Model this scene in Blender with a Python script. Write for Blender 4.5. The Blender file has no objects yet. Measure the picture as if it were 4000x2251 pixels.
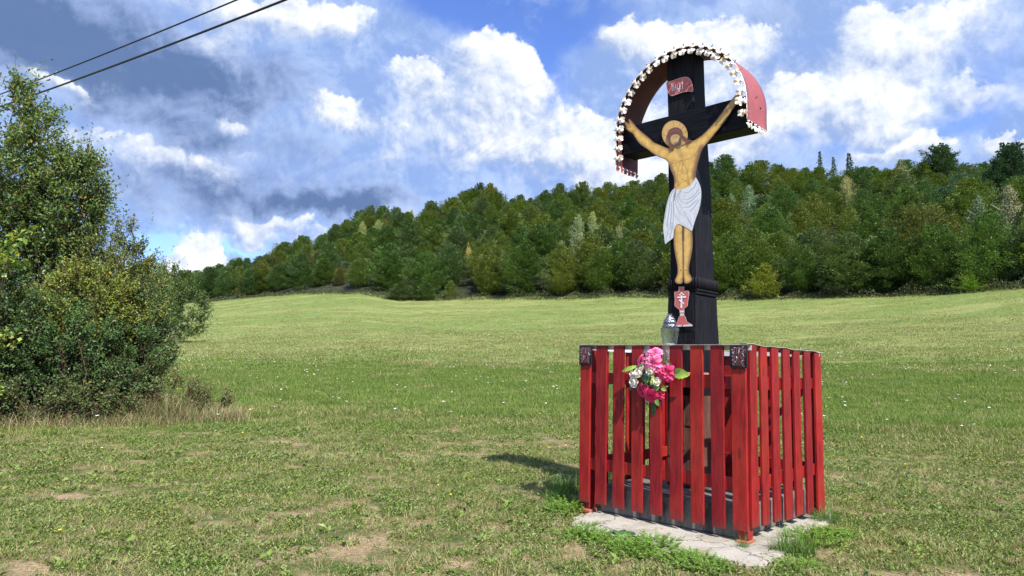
import bpy, bmesh, math, random
import numpy as np
from mathutils import Vector, Matrix, noise as mnoise
from mathutils.geometry import delaunay_2d_cdt

S = bpy.context.scene
COL = S.collection
rnd = random.Random(7)
rs = np.random.RandomState(11)
PI = math.pi

# ---------------------------------------------------------------- camera
FPX = 2650.0                                  # focal length in pixels of the 4000 px photograph
PITCH = math.atan(294 / FPX); ROLL = math.radians(1.3)
EYE = Vector((0, 0, 1.3))
MC = (Matrix.Rotation(PI / 2 + PITCH, 3, 'X') @ Matrix.Rotation(ROLL, 3, 'Z'))
cam_d = bpy.data.cameras.new('camera'); cam = bpy.data.objects.new('camera', cam_d); COL.objects.link(cam)
cam_d.sensor_width = 36; cam_d.lens = 36 * FPX / 4000; cam_d.clip_end = 6000; cam_d.clip_start = 0.05
cam.matrix_world = Matrix.Translation(EYE) @ MC.to_4x4()
S.camera = cam

def ray(x, y): return MC @ Vector(((x - 2000) / FPX, -(y - 1125.5) / FPX, -1))
def gz(x, y, z=0.0):
    d = ray(x, y); return EYE + d * ((z - EYE.z) / d.z)
def on_plane(x, y, p, n):
    d = ray(x, y); return EYE + d * ((Vector(p) - EYE).dot(n) / d.dot(n))
def azel(x, y):
    d = ray(x, y).normalized(); return math.atan2(d.x, d.y), math.asin(d.z)

# ---------------------------------------------------------------- render look
S.view_settings.view_transform = 'Standard'; S.view_settings.look = 'None'
S.view_settings.exposure = 0.66; S.view_settings.gamma = 1.0; S.view_settings.use_curve_mapping = False

# ---------------------------------------------------------------- sun
SUN_AZ = math.radians(155.5)      # clockwise from +Y : behind the camera, to its right
SUN_EL = math.radians(48.5)
sdir = Vector((math.sin(SUN_AZ) * math.cos(SUN_EL), math.cos(SUN_AZ) * math.cos(SUN_EL), math.sin(SUN_EL)))
sl = bpy.data.lights.new('sun', 'SUN'); sun = bpy.data.objects.new('sun', sl); COL.objects.link(sun)
sl.energy = 5.0; sl.angle = math.radians(0.5); sl.color = (1.0, 0.95, 0.87)
sun.rotation_euler = (-sdir).to_track_quat('-Z', 'Y').to_euler(); sun.location = sdir * 50

# ---------------------------------------------------------------- node helpers
class NT:
    def __init__(s, nt): s.nt = nt
    def n(s, t, ins=None, **kw):
        nd = s.nt.nodes.new(t)
        for k, v in kw.items(): setattr(nd, k, v)
        for k, v in (ins or {}).items():
            sock = nd.inputs[k]
            if hasattr(v, 'is_linked') or isinstance(v, bpy.types.NodeSocket): s.nt.links.new(v, sock)
            else: sock.default_value = v
        return nd
    def m(s, op, a, b=0.0, c=0.0, clamp=False):
        nd = s.nt.nodes.new('ShaderNodeMath'); nd.operation = op; nd.use_clamp = clamp
        for i, v in enumerate((a, b, c)):
            if isinstance(v, bpy.types.NodeSocket): s.nt.links.new(v, nd.inputs[i])
            else: nd.inputs[i].default_value = v
        return nd.outputs[0]
    def vm(s, op, a, b=(0, 0, 0), out=0):
        nd = s.nt.nodes.new('ShaderNodeVectorMath'); nd.operation = op
        for i, v in enumerate((a, b)):
            if isinstance(v, bpy.types.NodeSocket): s.nt.links.new(v, nd.inputs[i])
            else: nd.inputs[i].default_value = v
        return nd.outputs[out]
    def scale(s, a, k):
        nd = s.nt.nodes.new('ShaderNodeVectorMath'); nd.operation = 'SCALE'
        s.nt.links.new(a, nd.inputs[0])
        if isinstance(k, bpy.types.NodeSocket): s.nt.links.new(k, nd.inputs[3])
        else: nd.inputs[3].default_value = k
        return nd.outputs[0]
    def noise(s, v, sc, det=3, rough=0.55, dist=0.0, out='Fac'):
        nd = s.n('ShaderNodeTexNoise', {'Scale': sc, 'Detail': det, 'Roughness': rough, 'Distortion': dist})
        if v is not None: s.nt.links.new(v, nd.inputs['Vector'])
        return nd.outputs[out]
    def ss(s, v, a, b, c=0.0, d=1.0, kind='SMOOTHSTEP'):
        nd = s.n('ShaderNodeMapRange', {'From Min': a, 'From Max': b, 'To Min': c, 'To Max': d}, interpolation_type=kind)
        s.nt.links.new(v, nd.inputs['Value']); return nd.outputs[0]
    def mix(s, f, a, b, bt='MIX'):
        nd = s.n('ShaderNodeMix', data_type='RGBA', blend_type=bt)
        for i, v in ((0, f), (6, a), (7, b)):
            if isinstance(v, bpy.types.NodeSocket): s.nt.links.new(v, nd.inputs[i])
            elif i == 0: nd.inputs[0].default_value = v
            else: nd.inputs[i].default_value = (*v, 1) if len(v) == 3 else v
        return nd.outputs[2]
    def ramp(s, f, stops):
        nd = s.nt.nodes.new('ShaderNodeValToRGB'); s.nt.links.new(f, nd.inputs[0])
        el = nd.color_ramp.elements
        while len(el) < len(stops): el.new(0.5)
        for e, (p, c) in zip(el, stops): e.position = p; e.color = (*c, 1)
        return nd.outputs[0]

def new_mat(name):
    m = bpy.data.materials.new(name); m.use_nodes = True
    nt = m.node_tree; nt.nodes.clear(); h = NT(nt)
    out = nt.nodes.new('ShaderNodeOutputMaterial'); b = nt.nodes.new('ShaderNodeBsdfPrincipled')
    nt.links.new(b.outputs[0], out.inputs[0])
    h.b = b; h.out = out
    h.setc = lambda v: (nt.links.new(v, b.inputs['Base Color']) if isinstance(v, bpy.types.NodeSocket) else setattr(b.inputs['Base Color'], 'default_value', (*v, 1)))
    def bump(height, st=0.3, dist=0.01):
        bn = h.n('ShaderNodeBump', {'Strength': st, 'Distance': dist, 'Height': height}); nt.links.new(bn.outputs[0], b.inputs['Normal'])
    h.bump = bump
    h.rough = lambda r: (nt.links.new(r, b.inputs['Roughness']) if isinstance(r, bpy.types.NodeSocket) else setattr(b.inputs['Roughness'], 'default_value', r))
    h.obj = lambda: h.n('ShaderNodeTexCoord').outputs['Object']
    h.pos = lambda: h.n('ShaderNodeNewGeometry').outputs['Position']
    return m, h

# ---------------------------------------------------------------- world: Nishita sky with clouds
W = bpy.data.worlds.new('World'); S.world = W; W.use_nodes = True
wn = W.node_tree; wn.nodes.clear(); w = NT(wn)
wout = wn.nodes.new('ShaderNodeOutputWorld'); bg = wn.nodes.new('ShaderNodeBackground'); wn.links.new(bg.outputs[0], wout.inputs[0])
sky = wn.nodes.new('ShaderNodeTexSky'); sky.sky_type = 'NISHITA'; sky.sun_disc = False
sky.sun_elevation = SUN_EL; sky.sun_rotation = SUN_AZ; sky.air_density = 1.0; sky.dust_density = 0.3; sky.ozone_density = 2.5
SKY_STRENGTH = 0.12
bg.inputs['Strength'].default_value = SKY_STRENGTH
K = 0.655 / SKY_STRENGTH
D0 = w.n('ShaderNodeTexCoord').outputs['Generated']
sep = w.n('ShaderNodeSeparateXYZ', {0: D0})
az = w.m('ARCTAN2', sep.outputs[0], sep.outputs[1])
el = w.m('ARCSINE', w.m('MINIMUM', w.m('MAXIMUM', sep.outputs[2], -1.0), 1.0))
AE0 = w.n('ShaderNodeCombineXYZ', {0: az, 1: el}).outputs[0]
# warp the (azimuth, elevation) plane so that the cloud outlines billow
wc = w.noise(D0, 5.0, 5, 0.55, out='Color'); wc2 = w.noise(D0, 22.0, 5, 0.6, out='Color')
warp = w.vm('ADD', w.scale(w.vm('SUBTRACT', wc, (.5, .5, .5)), 0.13), w.scale(w.vm('SUBTRACT', wc2, (.5, .5, .5)), 0.06))
AE = w.vm('MULTIPLY', w.vm('ADD', AE0, warp), (1, 1, 0))

def field(blobs, vert=False):
    tot = None; tv = None
    for (x, y, rx, ry, wt) in blobs:
        a0, e0 = azel(x * 1.5528, y * 1.5528)
        v = w.vm('MULTIPLY', w.vm('SUBTRACT', AE, (a0, e0, 0)), (1706 / rx, 1706 / ry, 0))
        l2 = w.vm('DOT_PRODUCT', v, v, out=1)
        g = w.m('MULTIPLY', w.m('EXPONENT', w.m('MULTIPLY', l2, -0.7)), wt)
        tot = g if tot is None else w.m('ADD', tot, g)
        if vert:
            q = w.m('MULTIPLY', w.vm('DOT_PRODUCT', v, (.35, .9, 0), out=1), g); tv = q if tv is None else w.m('ADD', tv, q)
    return (tot, w.m('DIVIDE', tv, w.m('ADD', tot, .12))) if vert else tot
# x, y, radius x, radius y (2576-wide picture units turned into angles), weight
holes = [(1180, 20, 190, 50, 1.3), (1420, 170, 70, 90, .9), (1520, 60, 90, 60, .7), (1270, 100, 120, 30, .55), (540, 603, 150, 18, 1.0), (400, 612, 60, 36, .9),
         (2420, 330, 90, 50, .6), (2500, 170, 50, 90, .4), (2150, 385, 90, 18, .7), (2060, 10, 40, 30, .2), (1000, 180, 70, 50, .35), (430, 640, 100, 40, .35), (1640, 6, 150, 20, .35)]
white = [(1010, 205, 55, 36, .9), (1060, 270, 80, 50, .55), (1215, 160, 66, 46, 1.15), (1310, 215, 80, 54, 1.0), (1250, 280, 110, 60, .7), (1000, 410, 40, 50, .4),
         (830, 290, 56, 34, .95), (1680, 100, 90, 44, 1.4), (1830, 120, 100, 40, .95), (1600, 90, 30, 30, .8), (1760, 70, 60, 26, .6), (2340, 50, 90, 40, .85), (2240, 120, 90, 46, .7),
         (2130, 290, 120, 50, .65), (2240, 335, 80, 40, .6), (2440, 230, 50, 40, .6), (487, 650, 46, 34, 2.6), (435, 680, 40, 18, 1.8), (680, 40, 150, 36, .9), (820, 40, 90, 34, .7), (540, 100, 100, 26, .4),
         (690, 565, 110, 24, .9), (580, 590, 130, 12, .5), (1500, 360, 90, 60, .8), (1570, 440, 100, 28, 1.2), (1440, 420, 110, 40, .5), (290, 395, 90, 44, .5), (560, 290, 40, 18, .5), (480, 410, 70, 34, .4),
         (2270, 403, 70, 18, 1.8), (2560, 385, 36, 24, 1.6), (140, 228, 46, 16, .8), (1650, 320, 50, 50, .6), (1960, 240, 50, 30, .5), (1810, 250, 60, 60, .6), (1850, 370, 90, 40, .5), (220, 345, 60, 26, .3), (600, 380, 30, 20, .4), (1180, 390, 160, 50, .45), (1330, 400, 120, 60, .5), (950, 330, 50, 30, .35), (1720, 170, 120, 40, .4), (1980, 330, 120, 50, .5), (2120, 220, 120, 50, .45), (1900, 330, 60, 30, .5)]
grey = [(60, 60, 220, 80, .9), (280, 160, 230, 55, .9), (90, 160, 120, 40, .5), (420, 90, 70, 60, .4), (620, 210, 150, 55, .6), (470, 335, 110, 40, .65), (290, 450, 160, 36, .4), (520, 465, 150, 45, .45), (770, 500, 180, 30, 1.05),
        (920, 520, 120, 20, .8), (740, 390, 100, 40, .45), (1950, 55, 140, 36, .45), (1990, 195, 120, 30, .5), (1080, 400, 80, 30, .2), (430, 400, 60, 30, .3), (300, 285, 160, 30, .3), (560, 540, 150, 18, .35), (950, 450, 110, 30, .25), (180, 40, 200, 60, .4)]
n1 = w.noise(D0, 7.0, 8, 0.60, 0.35)
n2 = w.noise(D0, 24.0, 6, 0.62, 0.4)
upv = w.vm('ADD', D0, (0.012, 0.0, 0.020))
n1b = w.noise(upv, 7.0, 8, 0.60, 0.35); n2b = w.noise(w.vm('ADD', D0, (0.004, 0.0, 0.007)), 24.0, 6, 0.62, 0.4)
relief = w.m('ADD', w.m('MULTIPLY', w.m('SUBTRACT', n1, n1b), 1.9), w.m('MULTIPLY', w.m('SUBTRACT', n2, n2b), 1.3))     # lit from the upper right
def billow(v, sc, det):
    nd = w.n('ShaderNodeTexVoronoi', {'Scale': sc, 'Detail': det, 'Roughness': .55, 'Lacunarity': 2.3}, normalize=True); wn.links.new(v, nd.inputs['Vector']); return w.m('SUBTRACT', 1.0, nd.outputs['Distance'])
DW = w.vm('ADD', D0, w.scale(w.vm('SUBTRACT', wc2, (.5, .5, .5)), 0.035))
b1 = billow(DW, 17.0, 3.0); b2 = billow(w.vm('ADD', DW, (0.006, 0.0, 0.011)), 17.0, 3.0); brel = w.m('SUBTRACT', b1, b2)
nn = w.m('ADD', w.m('MULTIPLY', w.m('SUBTRACT', n1, .5), 1.0), w.m('MULTIPLY', w.m('SUBTRACT', n2, .5), .55))
# the same cloudiness goes on all round, outside the picture too
front = w.ss(w.m('ABSOLUTE', az), 0.85, 1.25)
gen = w.noise(D0, 2.2, 5, 0.55)
hv = w.m('MULTIPLY', field(holes), w.m('SUBTRACT', 1.0, front))
hv = w.m('ADD', hv, w.m('MULTIPLY', front, w.ss(gen, .42, .58)))
base = w.mix(1.0, sky.outputs[0], (0.74, 0.87, 1.32), 'MULTIPLY')
veil_a = w.m('SUBTRACT', 1.0, w.ss(w.m('ADD', hv, w.m('MULTIPLY', nn, 0.9)), 0.05, 1.0), clamp=True)
veil_c = w.mix(w.ss(w.m('ADD', n1, w.m('MULTIPLY', relief, .5)), .34, .70), (.31 * K, .46 * K, .83 * K), (.52 * K, .67 * K, .98 * K))
c1 = w.mix(w.m('MULTIPLY', veil_a, .90), base, veil_c)
gf = w.m('ADD', w.m('MULTIPLY', field(grey), 1.2), w.m('MULTIPLY', nn, .75))
ga = w.ss(gf, 0.05, 0.95)
gc = w.mix(w.ss(w.m('SUBTRACT', gf, w.m('ADD', w.m('MULTIPLY', relief, 1.6), w.m('MULTIPLY', brel, 1.2))), .25, 1.75), (.36 * K, .48 * K, .79 * K), (.125 * K, .21 * K, .42 * K))
c2 = w.mix(w.m('MULTIPLY', ga, .93), c1, gc)
fw, fv = field(white, True)
wf = w.m('ADD', w.m('MULTIPLY', fw, w.m('SUBTRACT', 1.0, front)), w.m('ADD', w.m('MULTIPLY', nn, .9), w.m('MULTIPLY', w.m('SUBTRACT', b1, .66), 1.1)))
wf = w.m('ADD', wf, w.m('MULTIPLY', front, w.ss(gen, .62, .46, 0.0, 0.55)))
crisp = w.ss(wf, 0.33, 0.54); soft = w.ss(wf, 0.10, 0.90); up_ = w.ss(w.m('ADD', fv, w.m('MULTIPLY', w.m('SUBTRACT', fw, .8), .5)), -.05, .50)
wa = w.m('ADD', w.m('MULTIPLY', crisp, up_), w.m('MULTIPLY', soft, w.m('SUBTRACT', 1.0, up_)))
lum = w.m('ADD', w.m('ADD', w.ss(fv, -.75, .35, .12, .68), w.ss(wf, .5, 1.4, 0.0, .25)), w.m('ADD', w.m('MULTIPLY', relief, 1.0), w.m('MULTIPLY', brel, 1.9)), clamp=True)
wcol = w.mix(lum, (.42 * K, .54 * K, .82 * K), (1.08 * K, 1.11 * K, 1.14 * K))
c3 = w.mix(wa, c2, wcol)
# below the horizon: plain dull ground light
c4 = w.mix(w.ss(el, -0.06, -0.01), (.12 * K, .14 * K, .08 * K), c3)
wn.links.new(c4, bg.inputs['Color'])
W.cycles.sampling_method = 'MANUAL'; W.cycles.sample_map_resolution = 512

# ---------------------------------------------------------------- object helpers
def tag(o, label=None, cat=None, group=None, kind=None):
    if label: o['label'] = label
    if cat: o['category'] = cat
    if group: o['group'] = group
    if kind: o['kind'] = kind
    return o
def empty(name, loc=(0, 0, 0), rz=0.0, label=None, cat=None, group=None, scale=1.0):
    o = bpy.data.objects.new(name, None); COL.objects.link(o); o.location = loc; o.rotation_euler = (0, 0, rz)
    o.empty_display_size = .2; o.scale = (scale,) * 3
    return tag(o, label, cat, group)
def link(name, me, parent=None, loc=(0, 0, 0), rot=(0, 0, 0), scale=(1, 1, 1), color=None):
    o = bpy.data.objects.new(name, me); COL.objects.link(o); o.parent = parent
    o.location = loc; o.rotation_euler = rot; o.scale = scale
    if color: o.color = (*color, 1)
    return o
class MB:
    def __init__(s): s.v = []; s.f = []; s.mi = []; s.sm = []
    def add(s, vs, fs, mi=0, sm=False):
        b = len(s.v); s.v += [tuple(p) for p in vs]
        for f in fs: s.f.append([b + i for i in f]); s.mi.append(mi); s.sm.append(sm)
    def box(s, x0, x1, y0, y1, z0, z1, mi=0, M=None):
        p = [Vector((x, y, z)) for z in (z0, z1) for y in (y0, y1) for x in (x0, x1)]
        if M is not None: p = [M @ q for q in p]
        s.add(p, [(0, 2, 3, 1), (4, 5, 7, 6), (0, 1, 5, 4), (1, 3, 7, 5), (3, 2, 6, 7), (2, 0, 4, 6)], mi)
    def tube(s, pts, rad, n=6, mi=0, cap=True, sm=True):
        pts = [Vector(p) for p in pts]; vs = []
        rad = rad if hasattr(rad, '__len__') else [rad] * len(pts)
        for i, p in enumerate(pts):
            t = (pts[min(i + 1, len(pts) - 1)] - pts[max(i - 1, 0)]).normalized()
            u = t.orthogonal().normalized() if i == 0 else (u - t * u.dot(t)).normalized()
            q = t.cross(u)
            for k in range(n):
                a = 2 * PI * k / n; vs.append(p + (u * math.cos(a) + q * math.sin(a)) * rad[i])
        fs = [(i * n + k, i * n + (k + 1) % n, (i + 1) * n + (k + 1) % n, (i + 1) * n + k) for i in range(len(pts) - 1) for k in range(n)]
        if cap: fs += [tuple(range(n - 1, -1, -1)), tuple((len(pts) - 1) * n + k for k in range(n))]
        s.add(vs, fs, mi, sm)
    def lathe(s, prof, n=20, c=(0, 0, 0), mi=0, sm=True):
        vs = [(c[0] + r * math.cos(2 * PI * k / n), c[1] + r * math.sin(2 * PI * k / n), c[2] + z) for r, z in prof for k in range(n)]
        fs = [(i * n + k, i * n + (k + 1) % n, (i + 1) * n + (k + 1) % n, (i + 1) * n + k) for i in range(len(prof) - 1) for k in range(n)]
        s.add(vs, fs, mi, sm)
    def mesh(s, name, mats):
        me = bpy.data.meshes.new(name); me.from_pydata(s.v, [], s.f)
        for m in (mats if isinstance(mats, (list, tuple)) else [mats]): me.materials.append(m)
        me.polygons.foreach_set('material_index', s.mi); me.polygons.foreach_set('use_smooth', s.sm)
        me.update(); return me
    def build(s, name, mats, parent=None, **kw): return link(name, s.mesh(name, mats), parent, **kw)
def bevel_mesh(me, w_, seg=1):
    bm = bmesh.new(); bm.from_mesh(me)
    bmesh.ops.bevel(bm, geom=bm.edges[:], offset=w_, segments=seg, affect='EDGES', profile=.5)
    bm.to_mesh(me); bm.free(); return me
def quads_mesh(name, V, F, mats, attr=None, smooth=False):
    """V (n,3) array, F (m,k) array: fast build; attr: dict of per-face floats / colours"""
    me = bpy.data.meshes.new(name); k = F.shape[1]
    me.vertices.add(len(V)); me.vertices.foreach_set('co', np.asarray(V, np.float32).ravel())
    me.loops.add(F.size); me.loops.foreach_set('vertex_index', F.astype(np.int32).ravel())
    me.polygons.add(len(F)); me.polygons.foreach_set('loop_start', np.arange(len(F), dtype=np.int32) * k)
    me.polygons.foreach_set('use_smooth', np.full(len(F), smooth))
    for m in (mats if isinstance(mats, (list, tuple)) else [mats]): me.materials.append(m)
    for nm, a in (attr or {}).items():
        at = me.attributes.new(nm, 'FLOAT', 'FACE'); at.data.foreach_set('value', np.asarray(a, np.float32))
    me.update(calc_edges=True); me.validate(); return me
def sstep(x, a, b):
    t = np.clip((np.asarray(x, float) - a) / (b - a), 0, 1); return t * t * (3 - 2 * t)
# ---------------------------------------------------------------- terrain
def pxt(tab, f=lambda t: t):
    xs = [azel(x, 1300)[0] for x, _ in tab]; ys = [f(t) for t in tab]
    return lambda a: np.interp(a, xs, ys)
def tanel(x, y): return math.tan(azel(x, y)[1])
edge_d = pxt([(-800, 190), (600, 180), (800, 160), (1100, 142), (1300, 128), (1500, 118), (2500, 100), (3300, 92), (4000, 84), (4800, 80)], lambda t: t[1])
edge_t = pxt([(-800, 1200), (600, 1188), (760, 1182), (1000, 1160), (1150, 1150), (1400, 1148), (1560, 1172), (1900, 1168), (2500, 1162), (3000, 1170), (3300, 1160), (3700, 1146), (4000, 1126), (4800, 1090)], lambda t: tanel(*t))
sky_t = pxt([(-800, 1080), (500, 1070), (776, 1056), (870, 1005), (994, 994), (1087, 932), (1242, 885), (1350, 831), (1428, 805), (1630, 805), (1708, 776), (1850, 725), (2030, 752), (2170, 722), (2330, 706), (2560, 690), (2640, 668), (2795, 629), (2870, 620), (3105, 637), (3400, 645), (3570, 622), (3700, 600), (3880, 650), (4000, 600), (4800, 600)], lambda t: tanel(*t))
edge_t0 = edge_t
def ground_z(x, y, rough=True):
    x = np.asarray(x, float); y = np.asarray(y, float)
    d = np.hypot(x, y) + 1e-6; a = np.arctan2(x, y)
    side = 1 - sstep(np.abs(a), 0.95, 1.5)
    dE = edge_d(a); zE = 1.3 + edge_t(a) * dE; dC = dE + 95; zC = 1.3 + sky_t(a) * dC - 8.0
    k = zE / (dE - 10) ** 1.5
    z1 = k * np.clip(d - 10, 0, None) ** 1.5
    t = np.clip((d - dE) / (dC - dE), 0, 1)
    z2 = zE + (zC - zE) * t
    t3 = np.clip((d - dC) / 150, 0, 1)
    z = np.where(d < dE, z1, z2 - 14 * t3 * t3 * (3 - 2 * t3))
    z = z * side
    if rough: z = z + sstep(d, 9, 25) * (0.10 * np.sin(x * .21 + 1.3) * np.sin(y * .17 + .4) + .05 * np.sin(x * .53 + y * .31)) * sstep(d, 5, 40)
    return z - 0.03
def gpt(px, d, off=0.0):
    a = azel(px, 1300)[0]; x = d * math.sin(a); y = d * math.cos(a)
    return Vector((x, y, float(ground_z(x, y)) + off))

# ground material : dry straw, soil and green, in patches
m_ground, h = new_mat('meadow_ground')
P = h.pos(); nb = h.noise(P, 0.35, 4, .6); nf = h.noise(P, 40.0, 4, .7); nm = h.noise(P, 2.5, 4, .65); nw = h.noise(h.vm('MULTIPLY', P, (.25, 1.0, 1.0)), .22, 3, .6)
nfar = h.noise(P, 3.2, 6, .75)
soil = h.mix(h.ss(nf, .3, .7), (.16, .11, .06), (.50, .37, .23))
green = h.mix(h.ss(nf, .3, .72), (.030, .050, .012), (.12, .17, .045))
near_c = h.mix(h.ss(h.m('ADD', nm, h.m('MULTIPLY', nf, .4)), .60, .84), soil, green)
farg = h.mix(h.ss(nfar, .32, .68), (.105, .160, .036), (.205, .250, .075))
farg = h.mix(h.m('MULTIPLY', h.ss(h.m('ADD', nw, h.m('MULTIPLY', h.m('SUBTRACT', nfar, .5), .35)), .44, .62), .6), farg, (.27, .275, .105))
farg = h.mix(h.m('MULTIPLY', h.ss(nb, .55, .72), .35), farg, (.10, .19, .045))
dist = h.vm('LENGTH', P, out=1)
bsp = h.vm('LENGTH', h.vm('MULTIPLY', h.vm('SUBTRACT', P, (-8.2, 12.6, 0)), (.6, 1.0, 0)), out=1)
near_c = h.mix(h.m('MULTIPLY', h.ss(h.m('ADD', bsp, h.m('MULTIPLY', nm, 1.5)), 2.9, 1.4), .9), near_c, soil)
c = h.mix(h.ss(h.m('ADD', dist, h.m('MULTIPLY', h.m('SUBTRACT', nb, .5), 18.0)), 14.0, 44.0), near_c, farg)
h.setc(c); h.rough(.95); h.b.inputs['Specular IOR Level'].default_value = .1; h.bump(h.m('ADD', nf, h.m('MULTIPLY', nfar, 2.0)), .6, .05)
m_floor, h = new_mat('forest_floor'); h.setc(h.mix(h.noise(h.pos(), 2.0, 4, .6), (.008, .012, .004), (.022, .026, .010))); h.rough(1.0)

def polar_sheet(name, ds, azs, mat, dz=0.0):
    dd, aa = np.meshgrid(ds, azs, indexing='ij'); x = dd * np.sin(aa); y = dd * np.cos(aa); z = ground_z(x, y) + dz
    V = np.stack([x.ravel(), y.ravel(), z.ravel()], 1); n, m_ = len(ds), len(azs)
    i, j = np.meshgrid(np.arange(n - 1), np.arange(m_ - 1), indexing='ij'); b = (i * m_ + j).ravel()
    F = np.stack([b, b + m_, b + m_ + 1, b + 1], 1)[:, ::-1]
    o = link(name, quads_mesh(name, V, F[:, ::-1], mat, smooth=True)); o['kind'] = 'structure'; return o
azs = np.concatenate([np.linspace(-PI, -1.0, 30)[:-1], np.linspace(-1.0, 1.0, 260), np.linspace(1.0, PI, 30)[1:]])
ground = polar_sheet('ground', np.concatenate([[0.02], np.geomspace(.8, 230, 170), [300, 420, 700, 1200, 2000]]), azs, m_ground)
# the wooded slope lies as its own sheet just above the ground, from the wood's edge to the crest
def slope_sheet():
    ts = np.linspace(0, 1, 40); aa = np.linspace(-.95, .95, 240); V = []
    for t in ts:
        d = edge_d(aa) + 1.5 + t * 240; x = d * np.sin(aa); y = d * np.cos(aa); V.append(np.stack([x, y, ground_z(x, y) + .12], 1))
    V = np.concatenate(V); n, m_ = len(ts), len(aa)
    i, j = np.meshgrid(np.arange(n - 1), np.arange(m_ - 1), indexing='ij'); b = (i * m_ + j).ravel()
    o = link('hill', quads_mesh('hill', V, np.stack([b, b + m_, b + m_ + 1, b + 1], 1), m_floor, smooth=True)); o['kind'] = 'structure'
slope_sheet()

# ---------------------------------------------------------------- frame of the fence : x along its front (to the right), y away, z up
CF = Vector((1.809, 5.219, 0)); RF = math.radians(91.343 + 225)
XA = Vector((math.cos(RF), math.sin(RF), 0)); YA = Vector((-math.sin(RF), math.cos(RF), 0))
def FL(x, y, off=0.0):            # picture point -> point on the plane y = off of the fence frame
    q = on_plane(x, y, CF + YA * off, YA) - CF; return (q.dot(XA), q.z)
def SL(x, y, off=0.0):
    q = on_plane(x, y, CF + XA * off, XA) - CF; return (q.dot(YA), q.z)
def loc(x, y, z): return CF + XA * x + YA * y + Vector((0, 0, z))

# ---------------------------------------------------------------- materials of the shrine
def wood_red(name, sun=0.0):
    m, h = new_mat(name); oi = h.n('ShaderNodeObjectInfo').outputs['Random']
    O = h.vm('ADD', h.obj(), h.n('ShaderNodeCombineXYZ', {0: h.m('MULTIPLY', oi, 13.0), 1: h.m('MULTIPLY', oi, 7.0), 2: h.m('MULTIPLY', oi, 29.0)}).outputs[0])
    wv = h.vm('MULTIPLY', O, (1, 1, .07)); g = h.noise(wv, 70, 4, .6, .6); g2 = h.noise(h.vm('MULTIPLY', O, (1, 1, .16)), 16, 4, .6, 1.2); big = h.noise(O, 2.2, 3, .5)
    k = h.n('ShaderNodeTexVoronoi', {'Vector': h.vm('MULTIPLY', O, (9, 9, 2.6)), 'Scale': 1.0}).outputs['Distance']
    c = h.mix(h.ss(g2, .3, .7), (.155, .005, .009), (.29, .011, .014))
    c = h.mix(h.m('MULTIPLY', h.ss(big, .40, .68), .6), c, (.32, .026, .018))
    c = h.mix(h.m('MULTIPLY', h.ss(g, .48, .70), .7), c, (.085, .008, .010))
    c = h.mix(h.m('MULTIPLY', h.ss(k, .19, .07), .85), c, (.10, .012, .012))
    hv = h.m('ADD', .84, h.m('MULTIPLY', oi, .36)); c = h.mix(1.0, c, h.n('ShaderNodeCombineColor', {0: hv, 1: h.m('ADD', .75, h.m('MULTIPLY', oi, .5)), 2: .95}).outputs[0], 'MULTIPLY')
    pale = h.ss(h.noise(h.vm('MULTIPLY', O, (1, 1, .1)), 33, 5, .7), .71, .78)
    c = h.mix(h.m('MULTIPLY', pale, .6), c, (.62, .25, .20))
    zz = h.n('ShaderNodeSeparateXYZ', {0: h.obj()}).outputs[2]; dirt = h.ss(h.m('ADD', zz, h.m('MULTIPLY', h.noise(O, 14, 4, .7), .16)), .17, .06)
    c = h.mix(h.m('MULTIPLY', dirt, .45), c, (.09, .045, .035))
    h.setc(c); h.rough(h.ss(g2, .3, .8, .45, .65)); h.b.inputs['Specular IOR Level'].default_value = .28; h.bump(h.m('ADD', g, h.m('MULTIPLY', k, .5)), .35, .0015); return m
m_red = wood_red('red_stained_wood')
m_black, h = new_mat('black_tarred_wood')
O = h.obj(); wv = h.vm('MULTIPLY', O, (1, 1, .06)); g = h.noise(wv, 60, 6, .65, .4); g2 = h.noise(O, 5, 4, .6)
cr = h.ss(h.noise(h.vm('MULTIPLY', O, (1, 1, .045)), 26, 3, .5, .9), .66, .71)
c = h.mix(h.ss(g, .35, .72), (.003, .003, .005), (.013, .012, .017)); c = h.mix(h.m('MULTIPLY', h.ss(g2, .56, .7), .35), c, (.022, .020, .027))
c = h.mix(h.m('MULTIPLY', h.ss(h.noise(h.vm('MULTIPLY', O, (1, 1, .12)), 75, 3, .6), .71, .76), .5), c, (.16, .16, .17)); c = h.mix(cr, c, (.003, .003, .004))
h.setc(c); h.rough(.7); h.b.inputs['Specular IOR Level'].default_value = .2; h.bump(h.m('SUBTRACT', g, h.m('MULTIPLY', cr, 1.4)), .8, .006)
m_brown, h = new_mat('brown_wood'); O = h.obj(); g = h.noise(h.vm('MULTIPLY', O, (1, 1, .1)), 45, 5, .65, .5)
h.setc(h.mix(h.ss(g, .3, .7), (.05, .018, .013), (.16, .07, .052))); h.rough(.7); h.bump(g, .8, .005)
def plain(name, col, rough=.5, metal=0.0, var=.15, sc=30, bump=0.0, spec=.5):
    m, h = new_mat(name); n = h.noise(h.obj(), sc, 4, .6)
    h.setc(h.mix(h.ss(n, .3, .7), tuple(v * (1 - var) for v in col), tuple(min(1, v * (1 + var)) for v in col))); h.rough(rough)
    h.b.inputs['Metallic'].default_value = metal; h.b.inputs['Specular IOR Level'].default_value = spec
    if bump: h.bump(n, bump, .004)
    return m
m_white = plain('white_metal_trim', (.72, .70, .66), .4)
m_hood, h = new_mat('red_painted_sheet'); n = h.noise(h.obj(), 4, 5, .6); n2 = h.noise(h.obj(), 40, 3, .6)
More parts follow.
